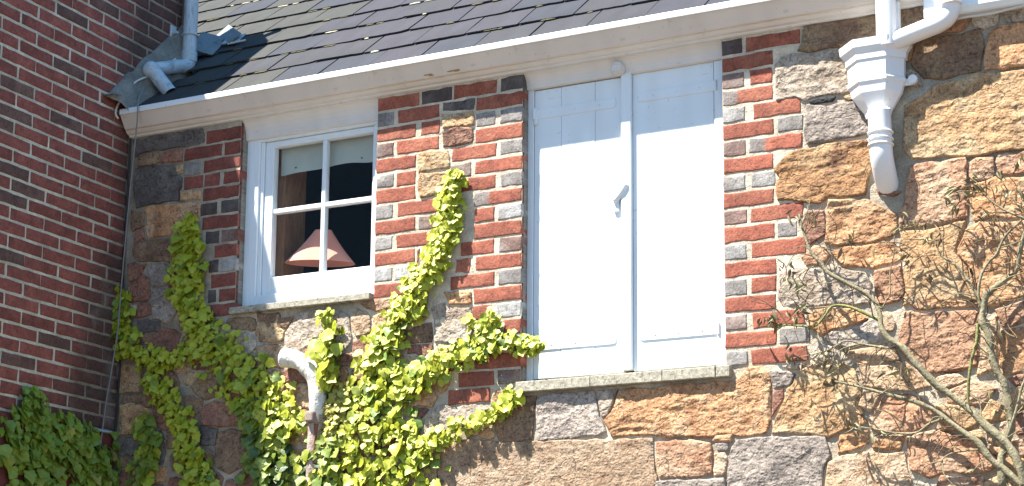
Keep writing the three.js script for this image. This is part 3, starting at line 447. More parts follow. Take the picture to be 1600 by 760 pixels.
// shutters
{
  const f = part('shutter_frame', house), F = -0.06;
  mesh('frame_post', boxGeo(DOOR.x0, 2.462, 3.027, 4.49, -0.16, F, 0.003), M.white, f); mesh('frame_post', boxGeo(3.397, DOOR.x1, 3.027, 4.487, -0.16, F + 0.002, 0.003), M.white, f);
  mesh('backing_board', boxGeo(2.462, 3.397, 3.027, 4.49, -0.16, -0.11, 0), M.room, f);
  const button = part('turn_button', house); mesh('block', new THREE.CylinderGeometry(0.03, 0.034, 0.03, 14).rotateX(Math.PI / 2).translate(2.925, 4.515, -0.025), M.cream, button); mesh('block', boxGeo(2.9, 2.95, 4.497, 4.53, -0.03, -0.002, 0.006), M.cream, button);
  const leaf = (name, planks, yt) => { const s = part(name, house); for (const [a, b, dz] of planks) mesh('plank', planarUV(boxGeo(a + 0.0005, b - 0.0005, 3.043, yt, -0.1, F - 0.006 + dz, 0.0025)), M.white, s); return s; };
  const sl = leaf('shutter', [[2.464, 2.609, 0], [2.609, 2.788, 0.0008], [2.788, 2.934, 0]], 4.484), sr = leaf('shutter', [[2.984, 3.393, 0]], 4.488);
  mesh('meeting_bar', boxGeo(2.932, 2.983, 3.05, 4.494, -0.09, F + 0.018, 0.004), M.white, sl);
  const strap = (x0, x1, y, up, flip, bracket, par) => {                 // long flat hinge with a rounded end
    const s = new THREE.Shape(), h = 0.046, r = 0.02; if (!flip) { s.moveTo(x0, y); s.lineTo(x1 - r, y); s.quadraticCurveTo(x1, y, x1, y + r); s.lineTo(x1, y + h - r * 0.6); s.quadraticCurveTo(x1, y + h, x1 - r * 0.6, y + h); s.lineTo(x0, y + h); } else { s.moveTo(x1, y); s.lineTo(x1, y + h); s.lineTo(x0 + r * 0.6, y + h); s.quadraticCurveTo(x0, y + h, x0, y + h - r * 0.6); s.lineTo(x0, y + r); s.quadraticCurveTo(x0, y, x0 + r, y); }
    const g = [new THREE.ExtrudeGeometry(s, { depth: 0.003, bevelEnabled: true, bevelSize: 0.0015, bevelThickness: 0.0015, bevelSegments: 1 }).translate(0, 0, F - 0.0055)];
    if (bracket) g.push(boxGeo(x0 - 0.004, x0 + 0.016, y - 0.03, y + h + 0.012, F - 0.006, F + 0.006, 0.004));
    g.push(new THREE.CylinderGeometry(0.007, 0.007, h + 0.004, 8).translate(flip ? x1 + 0.006 : x0 - 0.003, y + h / 2, F + 0.004));
    for (const k of [0.2, 0.5, 0.8]) g.push(new THREE.SphereGeometry(0.005, 8, 5).scale(1, 1, 0.5).translate(mix(x0, x1, k), y + h / 2, F));
    mesh('strap_hinge', planarUV(merge(g)), M.white, par);
  };
  strap(2.468, 2.897, 4.338, 0, false, true, sl); strap(2.48, 2.897, 3.182, 0, false, false, sl); strap(3.013, 3.4, 4.345, 0, true, false, sr); strap(3.018, 3.4, 3.186, 0, true, false, sr);
  const latch = part('latch', house);
  mesh('latch_handle', taperTube([V(2.893, 3.87, -0.055), V(2.915, 3.886, -0.05), V(2.94, 3.915, -0.047), V(2.957, 3.944, -0.048)], (k) => mix(0.015, 0.02, k), 0, 12, 10), M.white, latch);
  mesh('latch_plate', boxGeo(2.887, 2.917, 3.815, 3.88, -0.066, -0.054, 0.005), M.white, latch);
  const sill = part('shutter_sill', house); const xs = [2.417, 2.805, 3.164, 3.42, 3.488];
  for (let k = 0; k < 4; k++) mesh('sill_stone', planarUV(boxGeo(xs[k] + 0.0012, xs[k + 1] - 0.0012, 2.968, 3.0185 + 0.0012 * (k % 2), -0.2, 0.031 + 0.0015 * (k % 3), 0.004)), M.sill, sill);
}

// roof
const PITCH = 40 * Math.PI / 180, EAVE = { y: 4.69, z: 0.06 };
const onRoof = (x, s, lift = 0) => V(x, EAVE.y + s * Math.sin(PITCH) + lift * Math.cos(PITCH), EAVE.z - s * Math.cos(PITCH) + lift * Math.sin(PITCH));
{
  const roof = part('roof', house), deck = boxGeo(-1.6, 5.6, -0.1, -0.02, 0.03, 3.2, 0);
  deck.rotateX(-PITCH);                                                // lies climbing towards us, then is turned round about the upright axis
  deck.rotateY(Math.PI); deck.translate(4, 0, 0);
  deck.translate(0, EAVE.y, EAVE.z); mesh('roof_deck', planarUV(deck, 'xz'), M.lead, roof);
  const variants = []; for (let k = 0; k < 7; k++) {
    const W = 0.2965, Lh = 0.46, nx = 8, ny = 3, T = 0.008, g = new THREE.BoxGeometry(W, T, Lh, nx, 1, ny), p = g.attributes.position;
    for (let i = 0; i < p.count; i++) { let x = p.getX(i), y = p.getY(i), z = p.getZ(i); if (z > Lh / 2 - 0.01) z += 0.005 * noise(x * 25, k * 3.3) - (Math.abs(x) > W * 0.45 && k % 3 === 0 && x > 0 ? 0.014 : 0); y += 0.0025 * noise(x * 6 + k * 5, z * 6); p.setXYZ(i, x, y, z); }
    g.computeVertexNormals(); planarUV(g, 'xz', k * 0.31, k * 0.47); variants.push(g);
  }
  for (let row = 0; row < 11; row++) for (let c = -8; c < 17; c++) {
    const x = 1.413 + (row % 2 ? 0 : 0.1525) + 0.305 * (c - 4) + 0.1525 + rr(-0.003, 0.003), s = 0.012 + 0.27 * row;
    if (x > 4.9 - s * 1.1 || x < 0.06 - s * 0.55 || (s > 1.6 && x > 1.6) || (s < 0.66 && x < 0.1)) continue;
    const mossy = x < 0.9 + 0.3 * noise(row, c) && rnd() < 0.75;
    const o = mesh('slate', pick(variants), mossy ? M.slates[4] : pick(M.slates.slice(0, 4)), roof), tail = 0.0125 + rr(-0.001, 0.003), head = -0.004;
    const a = onRoof(x, s, tail), b = onRoof(x, s + 0.46, head), m = a.clone().add(b).multiplyScalar(0.5), d = a.clone().sub(b).normalize();
    o.position.copy(m); o.rotation.x = Math.atan2(-d.y, d.z); o.rotation.z = rr(-0.006, 0.006);
    if (rnd() < 0.75) {                                                    // moss along the lower edge of a slate
      const n = 1 + Math.floor(rnd() * 3), gs = []; for (let k = 0; k < n; k++) { const q = new THREE.IcosahedronGeometry(1, 1), w = rr(0.012, 0.05); q.scale(w, rr(0.003, 0.006), rr(0.005, 0.011)); q.translate(rr(-0.12, 0.12), -0.002, 0.232); gs.push(q); }
      mesh('moss', planarUV(merge(gs), 'xz'), rnd() < 0.3 ? M.paleMoss : M.moss, roof).applyMatrix4(o.matrix.compose(o.position, o.quaternion, o.scale));
    }
  }
}

// ------------------------------------------------------------------ the neighbouring brick house, side wall towards us
const brickHouse = thing('brick_house', 'neighbouring house of dark red brick, its gable wall in shade', 'house');
{
  const w = part('wall', brickHouse); w.rotation.y = Math.PI / 2;      // in here: first axis runs away from the street, z out of the wall
  const s = new THREE.Shape(); [[0.427, 0], [0.427, 6.32], [0.06, 6.65], [-1.085, 6.19], [-1.085, 0]].forEach(([u, y], i) => (i ? s.lineTo(u, y) : s.moveTo(u, y)));
  const core = new THREE.ExtrudeGeometry(s, { depth: 2.4, bevelEnabled: false }).translate(0, 0, -2.414); mesh('wall_core', planarUV(core), M.render, w);
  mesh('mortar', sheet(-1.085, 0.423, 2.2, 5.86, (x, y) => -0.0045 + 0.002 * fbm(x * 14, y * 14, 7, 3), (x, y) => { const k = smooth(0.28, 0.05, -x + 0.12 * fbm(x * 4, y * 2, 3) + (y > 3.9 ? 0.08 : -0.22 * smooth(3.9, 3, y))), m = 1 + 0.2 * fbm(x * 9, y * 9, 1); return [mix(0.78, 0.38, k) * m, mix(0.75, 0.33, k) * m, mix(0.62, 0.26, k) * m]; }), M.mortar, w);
  const pitch = 0.0736, len = 0.252;
  for (let k = -8; k < 38; k++) {
    const y = 2.997 + pitch * k, first = (k % 2 === 0 ? 0.887 : 0.761) - 10 * len; if (y > 5.75) break;
    for (let j = 0; j < 18; j++) {
      const za = first + j * len + rr(-0.004, 0.004), zb = za + len - 0.011, u0 = clamp(-zb, -1.085, 0.42), u1 = clamp(-za, -1.085, 0.42); if (u1 - u0 < 0.03 || y - 2.2 < 0) continue;
      const uu1 = y < 4.62 ? Math.min(u1, 0.005) : u1;                     // stops at the corner with the stone house
      if (uu1 - u0 < 0.03) continue;
      const s2 = ++seed, dark = h3(k + 50, j, 5) < 0.1;
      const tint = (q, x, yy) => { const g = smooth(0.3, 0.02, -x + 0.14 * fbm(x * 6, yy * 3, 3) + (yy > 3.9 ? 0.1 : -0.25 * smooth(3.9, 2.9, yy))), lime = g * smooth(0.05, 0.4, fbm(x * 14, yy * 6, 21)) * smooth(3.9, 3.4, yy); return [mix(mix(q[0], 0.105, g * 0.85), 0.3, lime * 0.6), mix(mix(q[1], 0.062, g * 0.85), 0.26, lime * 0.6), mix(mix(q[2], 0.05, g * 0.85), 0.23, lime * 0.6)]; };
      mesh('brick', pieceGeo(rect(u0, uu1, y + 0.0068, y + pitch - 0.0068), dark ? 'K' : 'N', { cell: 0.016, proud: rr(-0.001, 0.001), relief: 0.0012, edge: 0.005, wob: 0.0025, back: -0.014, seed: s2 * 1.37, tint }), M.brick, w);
    }
  }
  // pale trim down the far corner, mortar fillet along the roof, painted band at the foot
  mesh('corner_trim', boxGeo(0.418, 0.45, 4.9, 6.18, -0.03, 0.012, 0.004), M.cement, w);
  const fil = []; const n = 30;
  { const pos = [], idx = []; for (let i = 0; i <= n; i++) { const t = i / n, z = mix(0.235, -0.43, t), yr = EAVE.y + (EAVE.z - z) * Math.tan(PITCH), yt = mix(4.735, 5.385, t) + 0.018 * noise(t * 14, 1), wdt = mix(0.1, 0.085, t) + 0.012 * noise(t * 12, 5), zz = z < EAVE.z + 0.05 ? z : EAVE.z + 0.05, yb = z > 0.1 ? mix(4.69, yt - 0.01, (z - 0.1) / 0.135) : yr;
      pos.push(0.001, yt, z, 0.028, yt - 0.012, z, wdt * 0.75, mix(yt, yb, 0.7) + 0.008 * noise(t * 20, 3), z, wdt * (z > 0.1 ? 1 - (z - 0.1) / 0.16 : 1), yb - 0.03 * (z > 0.1 ? 1 - (z - 0.1) / 0.135 : 1), z); }
    for (let i = 0; i < n; i++) for (let j = 0; j < 3; j++) { const a = i * 4 + j; idx.push(a, a + 1, a + 4, a + 1, a + 5, a + 4); }
    const g = new THREE.BufferGeometry(); g.setAttribute('position', new THREE.Float32BufferAttribute(pos, 3)); g.setIndex(idx); g.computeVertexNormals(); planarUV(g, 'zy'); mesh('mortar_fillet', g, M.cement, brickHouse); }
  mesh('painted_band', planarUV(boxGeo(0.0, 0.016, 2.2, 2.905, 0.03, 1.085, 0.003), 'zy'), M.redPaint, brickHouse);
  mesh('lead_ledge', boxGeo(0.0, 0.03, 2.905, 2.918, 0.03, 0.2, 0.003), M.paleLead, brickHouse);
}

// ------------------------------------------------------------------ gutter
{
  const t = thing('eaves_gutter', 'long white eaves gutter running under the slates above window and shutters', 'gutter');
  const pr = [[0.02, 4.597], [0.056, 4.593], [0.062, 4.596], [0.073, 4.615], [0.095, 4.648], [0.104, 4.664], [0.109, 4.6665], [0.111, 4.67], [0.1115, 4.686], [0.109, 4.691], [0.103, 4.691], [0.1, 4.687], [0.0985, 4.67], [0.066, 4.615], [0.053, 4.603], [0.027, 4.605], [0.024, 4.69], [0.02, 4.69]];
  mesh('trough', alongX(pr, 0.02, 2.0), M.cream2, t); mesh('trough', alongX(pr, 2.0015, 4.404), M.cream2, t);
  const lip = [[0.1112, 4.6635], [0.1128, 4.6645], [0.1135, 4.668], [0.1135, 4.689], [0.1105, 4.6955], [0.1, 4.6955], [0.1, 4.6905], [0.109, 4.69], [0.1112, 4.686]];
  mesh('lip', alongX(lip, 0.02, 4.404), M.white, t);
  mesh('end_cap', alongX([[0.02, 4.6], [0.056, 4.596], [0.105, 4.67], [0.11, 4.69], [0.02, 4.69]], 0.016, 0.02), M.cream2, t);
  mesh('joint_band', alongX(pr.slice(0, 10).map(([z, y]) => [z + 0.0016, y - 0.001]).concat([[0.02, 4.69]]), 1.985, 2.017), M.cream2, t);
  const st = []; for (const [x, w] of [[1.93, 0.05], [2.09, 0.06]]) { for (let k = 0; k < 4; k++) { const q = new THREE.SphereGeometry(1, 8, 5); q.scale(w * rr(0.2, 0.5), 0.0035, 0.0035); q.translate(x + rr(-w, w) * 0.6, 4.606 + rr(-0.004, 0.006), 0.068); st.push(q); } } mesh('rust_stain', merge(st), M.stainRust, t);
}
{
  const t = thing('fascia_board', 'short pale blue fascia board at the top behind the bent white pipe', 'fascia');
  mesh('board', planarUV(boxGeo(4.408, 4.5, 4.478, 4.62, 0.0, 0.06, 0.003)), M.white, t); mesh('board', alongX([[0.0, 4.476], [0.05, 4.474], [0.06, 4.48], [0.075, 4.5], [0.075, 4.62], [0.0, 4.62]], 4.5005, 6.2), M.white, t);
  const c = thing('cable', 'thin pale cable sagging under the fascia at the upper right', 'cable'); mesh('cable_line', taperTube([V(4.5, 4.464, 0.03), V(4.58, 4.458, 0.05), V(4.7, 4.456, 0.05), V(4.85, 4.47, 0.05), V(5.2, 4.472, 0.05)], 0.005, 0.005, 24, 6), M.paleWire, c);
}
// ------------------------------------------------------------------ white hopper and its pipes
{
  const t = thing('rainwater_downpipe', 'white plastic downpipe with a faceted hopper head, fixed to the stone wall', 'downpipe'), cx = 4.19;
  const plan = [[-0.165, 0.012], [-0.165, 0.035], [-0.08, 0.127], [0.071, 0.127], [0.152, 0.047], [0.152, 0.012]];
  // stations down the head: height and how far the plan is spread
  const st = [[4.408, 1.03], [4.372, 1.0], [4.362, 0.95], [4.345, 0.88], [4.325, 0.86], [4.319, 0.865], [4.315, 0.81], [4.236, 0.79], [4.23, 0.825], [4.218, 0.825], [4.212, 0.775], [4.17, 0.7], [4.13, 0.54], [4.095, 0.39], [4.07, 0.34]], gs = [];
  for (let k = 0; k < st.length - 1; k++) for (let i = 0; i < plan.length; i++) {
    const j = (i + 1) % plan.length, q = (p, [y, s]) => V(cx + p[0] * s, y, 0.012 + (p[1] - 0.012) * (s * 0.9 + 0.1) + (1 - s) * 0.01), a = q(plan[i], st[k]), b = q(plan[j], st[k]), c = q(plan[j], st[k + 1]), d = q(plan[i], st[k + 1]);
    const g = new THREE.BufferGeometry().setFromPoints([a, d, c, a, c, b]); g.setAttribute('uv', new THREE.Float32BufferAttribute(new Array(12).fill(0), 2)); g.computeVertexNormals(); gs.push(g);
  }
  mesh('hopper', planarUV(mergeGeometries(gs)), M.plastic, t);
  const top = new THREE.Shape(); plan.forEach(([x, z], i) => (i ? top.lineTo(cx + x * 0.97, -z * 0.97 - 0.0005) : top.moveTo(cx + x * 0.97, -z * 0.97 - 0.0005)));
  mesh('hopper_inside', new THREE.ExtrudeGeometry(top, { depth: 0.004, bevelEnabled: false }).rotateX(-Math.PI / 2).translate(0, 4.375, 0), M.plastic, t);
  const nz = 0.066, r = 0.05;
  mesh('outlet_pipe', taperTube([V(cx + 0.012, 4.09, nz), V(cx + 0.014, 4.0, nz), V(cx + 0.015, 3.93, nz), V(cx + 0.016, 3.885, nz - 0.004), V(cx + 0.018, 3.835, 0.04), V(cx + 0.02, 3.78, -0.005), V(cx + 0.021, 3.755, -0.04)], r, r, 40, 20), M.plastic, t);
  for (const y of [3.985, 3.955, 3.93]) mesh('pipe_ring', new THREE.TorusGeometry(r + 0.001, 0.0065, 8, 28).rotateX(Math.PI / 2).translate(cx + 0.0145, y, nz), M.plastic, t);
  mesh('inlet_pipe', new THREE.CylinderGeometry(0.044, 0.044, 0.75, 24).translate(cx + 0.059, 4.742, 0.085), M.plastic, t);
  mesh('pipe_bracket', boxGeo(cx + 0.085, cx + 0.112, 4.40, 4.58, 0.03, 0.06, 0.004), M.plastic, t);
  mesh('bent_pipe', taperTube([V(cx + 0.06, 4.382, 0.07), V(cx + 0.1, 4.393, 0.073), V(4.399, 4.421, 0.074), V(4.475, 4.44, 0.075), V(4.51, 4.459, 0.075), V(4.528, 4.492, 0.076), V(4.533, 4.535, 0.084), V(4.535, 4.6, 0.12), V(4.535, 4.75, 0.13)], 0.041, 0.041, 44, 20), M.plastic, t);
  mesh('pipe_ring', new THREE.CylinderGeometry(0.049, 0.049, 0.05, 24).translate(4.533, 4.535, 0.084), M.plastic, t);
  mesh('fixing_lug', merge([new THREE.CylinderGeometry(0.02, 0.02, 0.022, 14).rotateX(Math.PI / 2).translate(cx + 0.155, 4.222, 0.025), boxGeo(cx + 0.11, cx + 0.155, 4.2, 4.23, 0.012, 0.028, 0.003)]), M.plastic, t);
}
// ------------------------------------------------------------------ grey pipe on the slates and what hangs about it
{
  const t = thing('roof_downpipe', 'grey downpipe beside the brick corner that empties onto the slates', 'downpipe'), x = 0.08;
  mesh('upright_pipe', new THREE.CylinderGeometry(0.041, 0.041, 1.2, 20).translate(x, 5.73, -0.398), M.greyPlastic, t);
  mesh('pipe_socket', new THREE.CylinderGeometry(0.046, 0.046, 0.06, 20).translate(x, 5.16, -0.398), M.greyPlastic, t);
  mesh('elbow_pipe', taperTube([V(x, 5.17, -0.398), V(x, 5.125, -0.395), V(x, 5.095, -0.365), V(x - 0.004, 5.075, -0.31), V(x - 0.01, 5.0, -0.13), V(x - 0.01, 4.982, -0.085)], 0.04, 0.04, 30, 18), M.greyPlastic, t);
  mesh('pipe_socket', new THREE.SphereGeometry(0.05, 18, 12).translate(x - 0.008, 4.975, -0.075), M.greyPlastic, t);
  mesh('outlet_pipe', taperTube([V(x - 0.008, 4.98, -0.08), V(x + 0.03, 4.93, -0.09), V(x + 0.1, 4.838, -0.115)], 0.043, 0.04, 14, 18, 0, false), M.greyPlastic, t);
  mesh('pipe_clip', merge([new THREE.TorusGeometry(0.044, 0.006, 8, 22).rotateX(Math.PI / 2).translate(x, 5.29, -0.398), boxGeo(0.004, 0.05, 5.283, 5.297, -0.33, -0.316, 0.003), boxGeo(0.0, 0.012, 5.26, 5.34, -0.36, -0.31, 0.003)]), M.greyPlastic, t);
  const f = thing('lead_flashing', 'dark lead flashing with a pale patch on the slates behind the grey pipe', 'flashing');
  const flap = (x0, x1, s0, s1, lift, tilt, m, name) => { const g = boxGeo(x0, x1, -0.003, 0.003, s0, s1, 0.001); g.translate(0, 0, 0); const o = mesh(name, planarUV(g, 'xz'), m, f); o.rotation.set(PITCH, 0, tilt); o.scale.z = -1; o.position.copy(onRoof(0, 0, lift)); o.updateMatrix(); return o; };
  const sheetAt = (name, m, x, s, w, h, lift, yaw, lean) => { const o = mesh(name, planarUV(boxGeo(-w / 2, w / 2, -0.004, 0.004, -h / 2, h / 2, 0.002), 'xz'), m, f); o.position.copy(onRoof(x, s, lift)); o.rotation.order = 'XYZ'; o.rotation.set(PITCH, 0, 0); o.rotateY(yaw); o.rotateZ(lean); return o; };
  sheetAt('lead_sheet', M.lead, 0.12, 1.05, 0.1, 0.34, 0.05, 0.75, 0.35); sheetAt('lead_sheet', M.lead, 0.06, 0.9, 0.16, 0.3, 0.06, 0.2, -0.5); sheetAt('lead_patch', M.paleLead, 0.19, 0.98, 0.12, 0.12, 0.035, 0.1, 0.0); sheetAt('batten', M.paleWire, 0.255, 0.905, 0.12, 0.018, 0.035, 0.05, 0);
  const c = thing('cable', 'pale cable looping from the grey pipe down to the end of the gutter', 'cable');
  mesh('cable_line', taperTube([V(0.06, 5.12, -0.3), V(0.055, 4.96, -0.1), V(0.045, 4.87, 0.03), V(0.02, 4.76, 0.1), V(0.012, 4.71, 0.125), V(0.012, 4.66, 0.135), V(0.02, 4.64, 0.12)], 0.006, 0.006, 40, 6), M.paleWire, c);
  const c2 = thing('cable', 'thin grey wire hanging from the gutter down the corner into the ivy', 'cable');
  mesh('cable_line', taperTube([V(0.13, 4.83, 0.05), V(0.157, 4.72, 0.125), V(0.152, 4.6, 0.122), V(0.115, 4.2, 0.11), V(0.08, 3.7, 0.1), V(0.06, 3.45, 0.09), V(0.035, 3.2, 0.1), V(0.026, 3.02, 0.12), V(0.022, 2.7, 0.15)], 0.0042, 0.0042, 60, 6), M.wire, c2);
  const c3 = thing('cable', 'black cable running straight down the corner between brick and stone walls', 'cable');
  mesh('cable_line', taperTube([V(0.02, 4.56, 0.012), V(0.016, 4.2, 0.01), V(0.014, 3.8, 0.012), V(0.02, 3.3, 0.01), V(0.012, 2.92, 0.012)], 0.0055, 0.0055, 40, 6), M.blackWire, c3);
}
// ------------------------------------------------------------------ old pipe stub among the ivy
{
  const t = thing('waste_pipe', 'old white pipe bent over at the top, rusty red below, beside the ivy sprig', 'pipe');
  mesh('bent_top', taperTube([V(1.1, 3.238, 0.035), V(1.16, 3.226, 0.036), V(1.225, 3.195, 0.036), V(1.285, 3.13, 0.036), V(1.308, 3.05, 0.036), V(1.311, 2.97, 0.034), V(1.306, 2.9, 0.033)], (k) => 0.052 - 0.008 * smooth(0, 0.5, k) + 0.004 * noise(k * 9, 4), 0, 44, 16, 0.09), M.oldWhite, t);
  mesh('lower_pipe', taperTube([V(1.304, 2.9, 0.03), V(1.298, 2.78, 0.026), V(1.292, 2.66, 0.024), V(1.286, 2.4, 0.024)], 0.042, 0.038, 20, 12, 0.1), M.oldPink, t);
  mesh('rust_streak', taperTube([V(1.322, 2.88, 0.06), V(1.316, 2.79, 0.056), V(1.308, 2.68, 0.053)], 0.012, 0.009, 10, 6, 0.3), M.rust, t);
  mesh('clamp', merge([new THREE.CylinderGeometry(0.047, 0.049, 0.04, 14).translate(1.305, 2.905, 0.033), boxGeo(1.27, 1.325, 2.885, 2.945, 0.05, 0.095, 0.014)]), M.oldPink, t);
}
// ------------------------------------------------------------------ lamp and blind behind the glass
{
  const t = thing('table_lamp', 'pink conical lampshade of a table lamp standing behind the lower window panes', 'lamp'), c = V(1.135, 3.785, -0.215);
  const pr = []; for (let k = 0; k <= 8; k++) { const u = k / 8; pr.push(new THREE.Vector2(mix(0.215, 0.05, u) - 0.008 * Math.sin(u * Math.PI), u * 0.18)); } for (let k = 8; k >= 0; k--) { const u = k / 8; pr.push(new THREE.Vector2(mix(0.212, 0.047, u) - 0.008 * Math.sin(u * Math.PI), u * 0.18)); }
  const s = mesh('lamp_shade', new THREE.LatheGeometry(pr, 48), M.lampShade, t); s.position.copy(c); s.rotation.set(0, 0, -0.1); s.scale.set(1, 1, 0.42);
  mesh('lamp_stem', new THREE.CylinderGeometry(0.012, 0.014, 0.2, 12).translate(c.x + 0.01, 3.8, c.z), M.lampBase, t);
  mesh('lamp_base', new THREE.LatheGeometry([[0.001, 0], [0.08, 0], [0.085, 0.012], [0.04, 0.03], [0.06, 0.08], [0.02, 0.12], [0.001, 0.12]].map((p) => new THREE.Vector2(...p)), 24).translate(c.x + 0.01, 3.6, c.z), M.lampBase, t);
  const b = thing('roller_blind', 'pale green blind half rolled up behind the upper window panes', 'blind');
  const g = new THREE.PlaneGeometry(0.64, 0.2, 40, 10), p = g.attributes.position; for (let i = 0; i < p.count; i++) { const x = p.getX(i), y = p.getY(i), k = (0.1 - y) / 0.2; p.setY(i, y + k * (0.006 * Math.sin(x * 16) + 0.006 * noise(x * 9, 2) - 0.018 * smooth(-0.2, -0.32, x))); p.setZ(i, 0.006 * noise(x * 6, y * 3, 4) * k); } g.computeVertexNormals(); planarUV(g);
  const cloth = mesh('blind_cloth', g, M.blind, b); cloth.position.set(1.235, 4.383, -0.15);
  const ey = []; for (const x of [-0.22, -0.02, 0.19]) ey.push(new THREE.CylinderGeometry(0.004, 0.004, 0.004, 8).rotateX(Math.PI / 2).translate(1.235 + x, 4.305, -0.143)); mesh('eyelet', merge(ey), M.blackWire, b);
}

// ------------------------------------------------------------------ ivy
function ivyLeaf(k) {                                                 // five pointed lobes, folded a little along the midrib
  const lobes = [[0, 0.04], [-0.2, -0.02], [-0.42, 0.1], [-0.36, 0.26], [-0.5, 0.46], [-0.26, 0.56], [-0.2, 0.72], [0, 1], [0.2, 0.72], [0.26, 0.56], [0.5, 0.46], [0.36, 0.26], [0.42, 0.1], [0.2, -0.02]];
  const r = rngOf(500 + k), soft = k % 3 ? 0.85 : 0.3, pts = lobes.map(([x, y]) => { const cx = 0, cy = 0.36, d = Math.hypot(x, y - cy), s = mix(1, 0.5 / Math.max(0.3, d), soft * 0.6) * (0.93 + 0.14 * r()); return [cx + x * s, cy + (y - cy) * s]; });
  const pos = [], uv = [], idx = [], n = pts.length, cup = 0.1 + 0.25 * r(), droop = 0.15 + 0.3 * r(), zf = (x, y) => cup * x * x * 2 - droop * Math.max(0, y - 0.3) ** 2 + 0.06 * noise(x * 5, y * 5, k) - 0.18 * Math.abs(x) * (r() * 0.1 + 0.4);
  const add = (x, y) => { pos.push(x, -y, zf(x, y)); uv.push(0.5 + x * 0.9, 0.06 + y * 0.9); };
  add(0, 0.36); for (const f of [0.55, 1]) for (const [x, y] of pts) add(x * f, 0.36 + (y - 0.36) * f);
  for (let i = 0; i < n; i++) { const j = (i + 1) % n, a = 1 + i, b = 1 + j, c = 1 + n + i, d = 1 + n + j; idx.push(0, a, b, a, c, d, a, d, b); }
  const g = new THREE.BufferGeometry(); g.setAttribute('position', new THREE.Float32BufferAttribute(pos, 3)); g.setAttribute('uv', new THREE.Float32BufferAttribute(uv, 2)); g.setIndex(idx); g.computeVertexNormals(); return g;
}
const leafShapes = [0, 1, 2, 3, 4, 5, 6, 7].map(ivyLeaf);
const lerpRow = (R, t) => { const n = R.length / 4 - 1, f = clamp(t, 0, 1) * n, i = Math.min(n - 1, Math.floor(f)), u = f - i; return [0, 1, 2, 3].map((k) => mix(R[4 * i + k], R[4 * i + 4 + k], u) / 1000); };
function ivyPlant(label, strands, o = {}) {
  const t = thing('ivy', label, 'ivy'), all = [];
  for (const [key, mats, dens = 1, lift = 1] of strands) {
    const R = IVY[key]; let len = 0, area = 0, avg = 0; const n = R.length / 4;
    for (let i = 0; i < n - 1; i++) { const l = Math.hypot(R[4 * i + 4] - R[4 * i], R[4 * i + 5] - R[4 * i + 1]) / 1000; len += l; area += l * (R[4 * i + 2] + R[4 * i + 6]) / 2000; }
    for (let i = 0; i < n; i++) avg += R[4 * i + 3] / n / 1000;
    const stem = []; for (let i = 0; i < n; i++) stem.push(o.side ? V(0.012, R[4 * i + 1] / 1000, R[4 * i] / 1000) : V(R[4 * i] / 1000, R[4 * i + 1] / 1000, 0.014));
    mesh('stem', taperTube(stem, 0.004, 0.009, Math.max(8, Math.round(len / 0.03)), 6, 0.3), M.barkDark, t);
    const count = Math.round(dens * 5.2 * area / (0.55 * avg * avg)) + 2;
    for (let k = 0; k < count; k++) {
      const q = lerpRow(R, (k + rnd()) / count), q2 = lerpRow(R, Math.min(1, (k + 1.5) / count)), off = (rnd() + rnd() - 1), dx = q2[0] - q[0], dy = q2[1] - q[1], dl = Math.hypot(dx, dy) || 1;
      const along = rr(-0.5, 0.5) * q[3], x = q[0] - dy / dl * off * q[2] * 0.5 + dx / dl * along, y = q[1] + dx / dl * off * q[2] * 0.5 + dy / dl * along;
      all.push({ x, y, s: q[3] * (0.42 + 0.95 * Math.pow(rnd(), 1.3)) * 0.77, off: Math.abs(off), deep: rnd(), side: Math.sign(off), mats, lift });
    }
  }
  all.sort((a, b) => b.s - a.s); const rest = [];
  all.forEach((l, i) => {
    const out = 0.012 + l.deep * 0.055 * (1 - 0.4 * l.off) * l.lift, pool = l.deep < 0.22 ? (l.mats[1] || l.mats[0]) : rnd() < 0.14 ? (l.mats[1] || l.mats[0]) : l.mats[0], mat = pool[Math.floor(rnd() * pool.length)], g = leafShapes[Math.floor(rnd() * 8)];
    const m = i < 300 ? mesh('leaf', g, mat, t) : shade(new THREE.Mesh(g, mat));
    m.position.set(o.side ? out : l.x, l.y + l.s * 0.4, o.side ? l.x : out); m.rotation.order = 'YXZ';
    m.rotation.set(rr(-0.75, 0.1), rr(-0.45, 0.5) + (o.side ? Math.PI / 2 : 0), rr(-0.9, 0.9) + l.side * 0.25); m.scale.setScalar(l.s);
    if (i >= 300) { m.updateMatrix(); rest.push(g.clone().applyMatrix4(m.matrix)); if (rest.length === 1) rest.mat = mat; }
  });
  if (rest.length) mesh('foliage', mergeGeometries(rest), strands[0][1][0][0], t).userData.kind = 'stuff';
  return t;
}
const Y = M.leafYoung, D2 = M.leafMid, K = M.leafDark;
ivyPlant('bright yellow green ivy climbing the middle of the wall towards the brick pier', [['main', [Y, M.leafFresh.concat(D2)], 0.9], ['foot', [D2, K], 0.9]]);
ivyPlant('ivy branch with two upright tips reaching right to the foot of the shutter', [['upper', [Y, M.leafFresh.concat(D2)], 1.05], ['tip', [Y, Y], 1], ['tip2', [Y, Y], 1]]);
ivyPlant('narrow ivy branch reaching right to the end of the shutter sill', [['lower', [Y, Y], 1.05]]);
ivyPlant('pale yellow ivy with tiny leaves just right of the old bent pipe', [['pale', [M.leafPale, Y], 1.1, 0.7]]);
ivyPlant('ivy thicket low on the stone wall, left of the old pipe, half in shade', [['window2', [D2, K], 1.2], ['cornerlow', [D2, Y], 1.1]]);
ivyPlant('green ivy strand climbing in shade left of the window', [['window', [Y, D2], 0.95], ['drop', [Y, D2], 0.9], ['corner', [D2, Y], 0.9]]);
ivyPlant('small ivy sprig with large leaves under the window sill', [['sprig', [Y, D2], 1.0, 1.7]]);
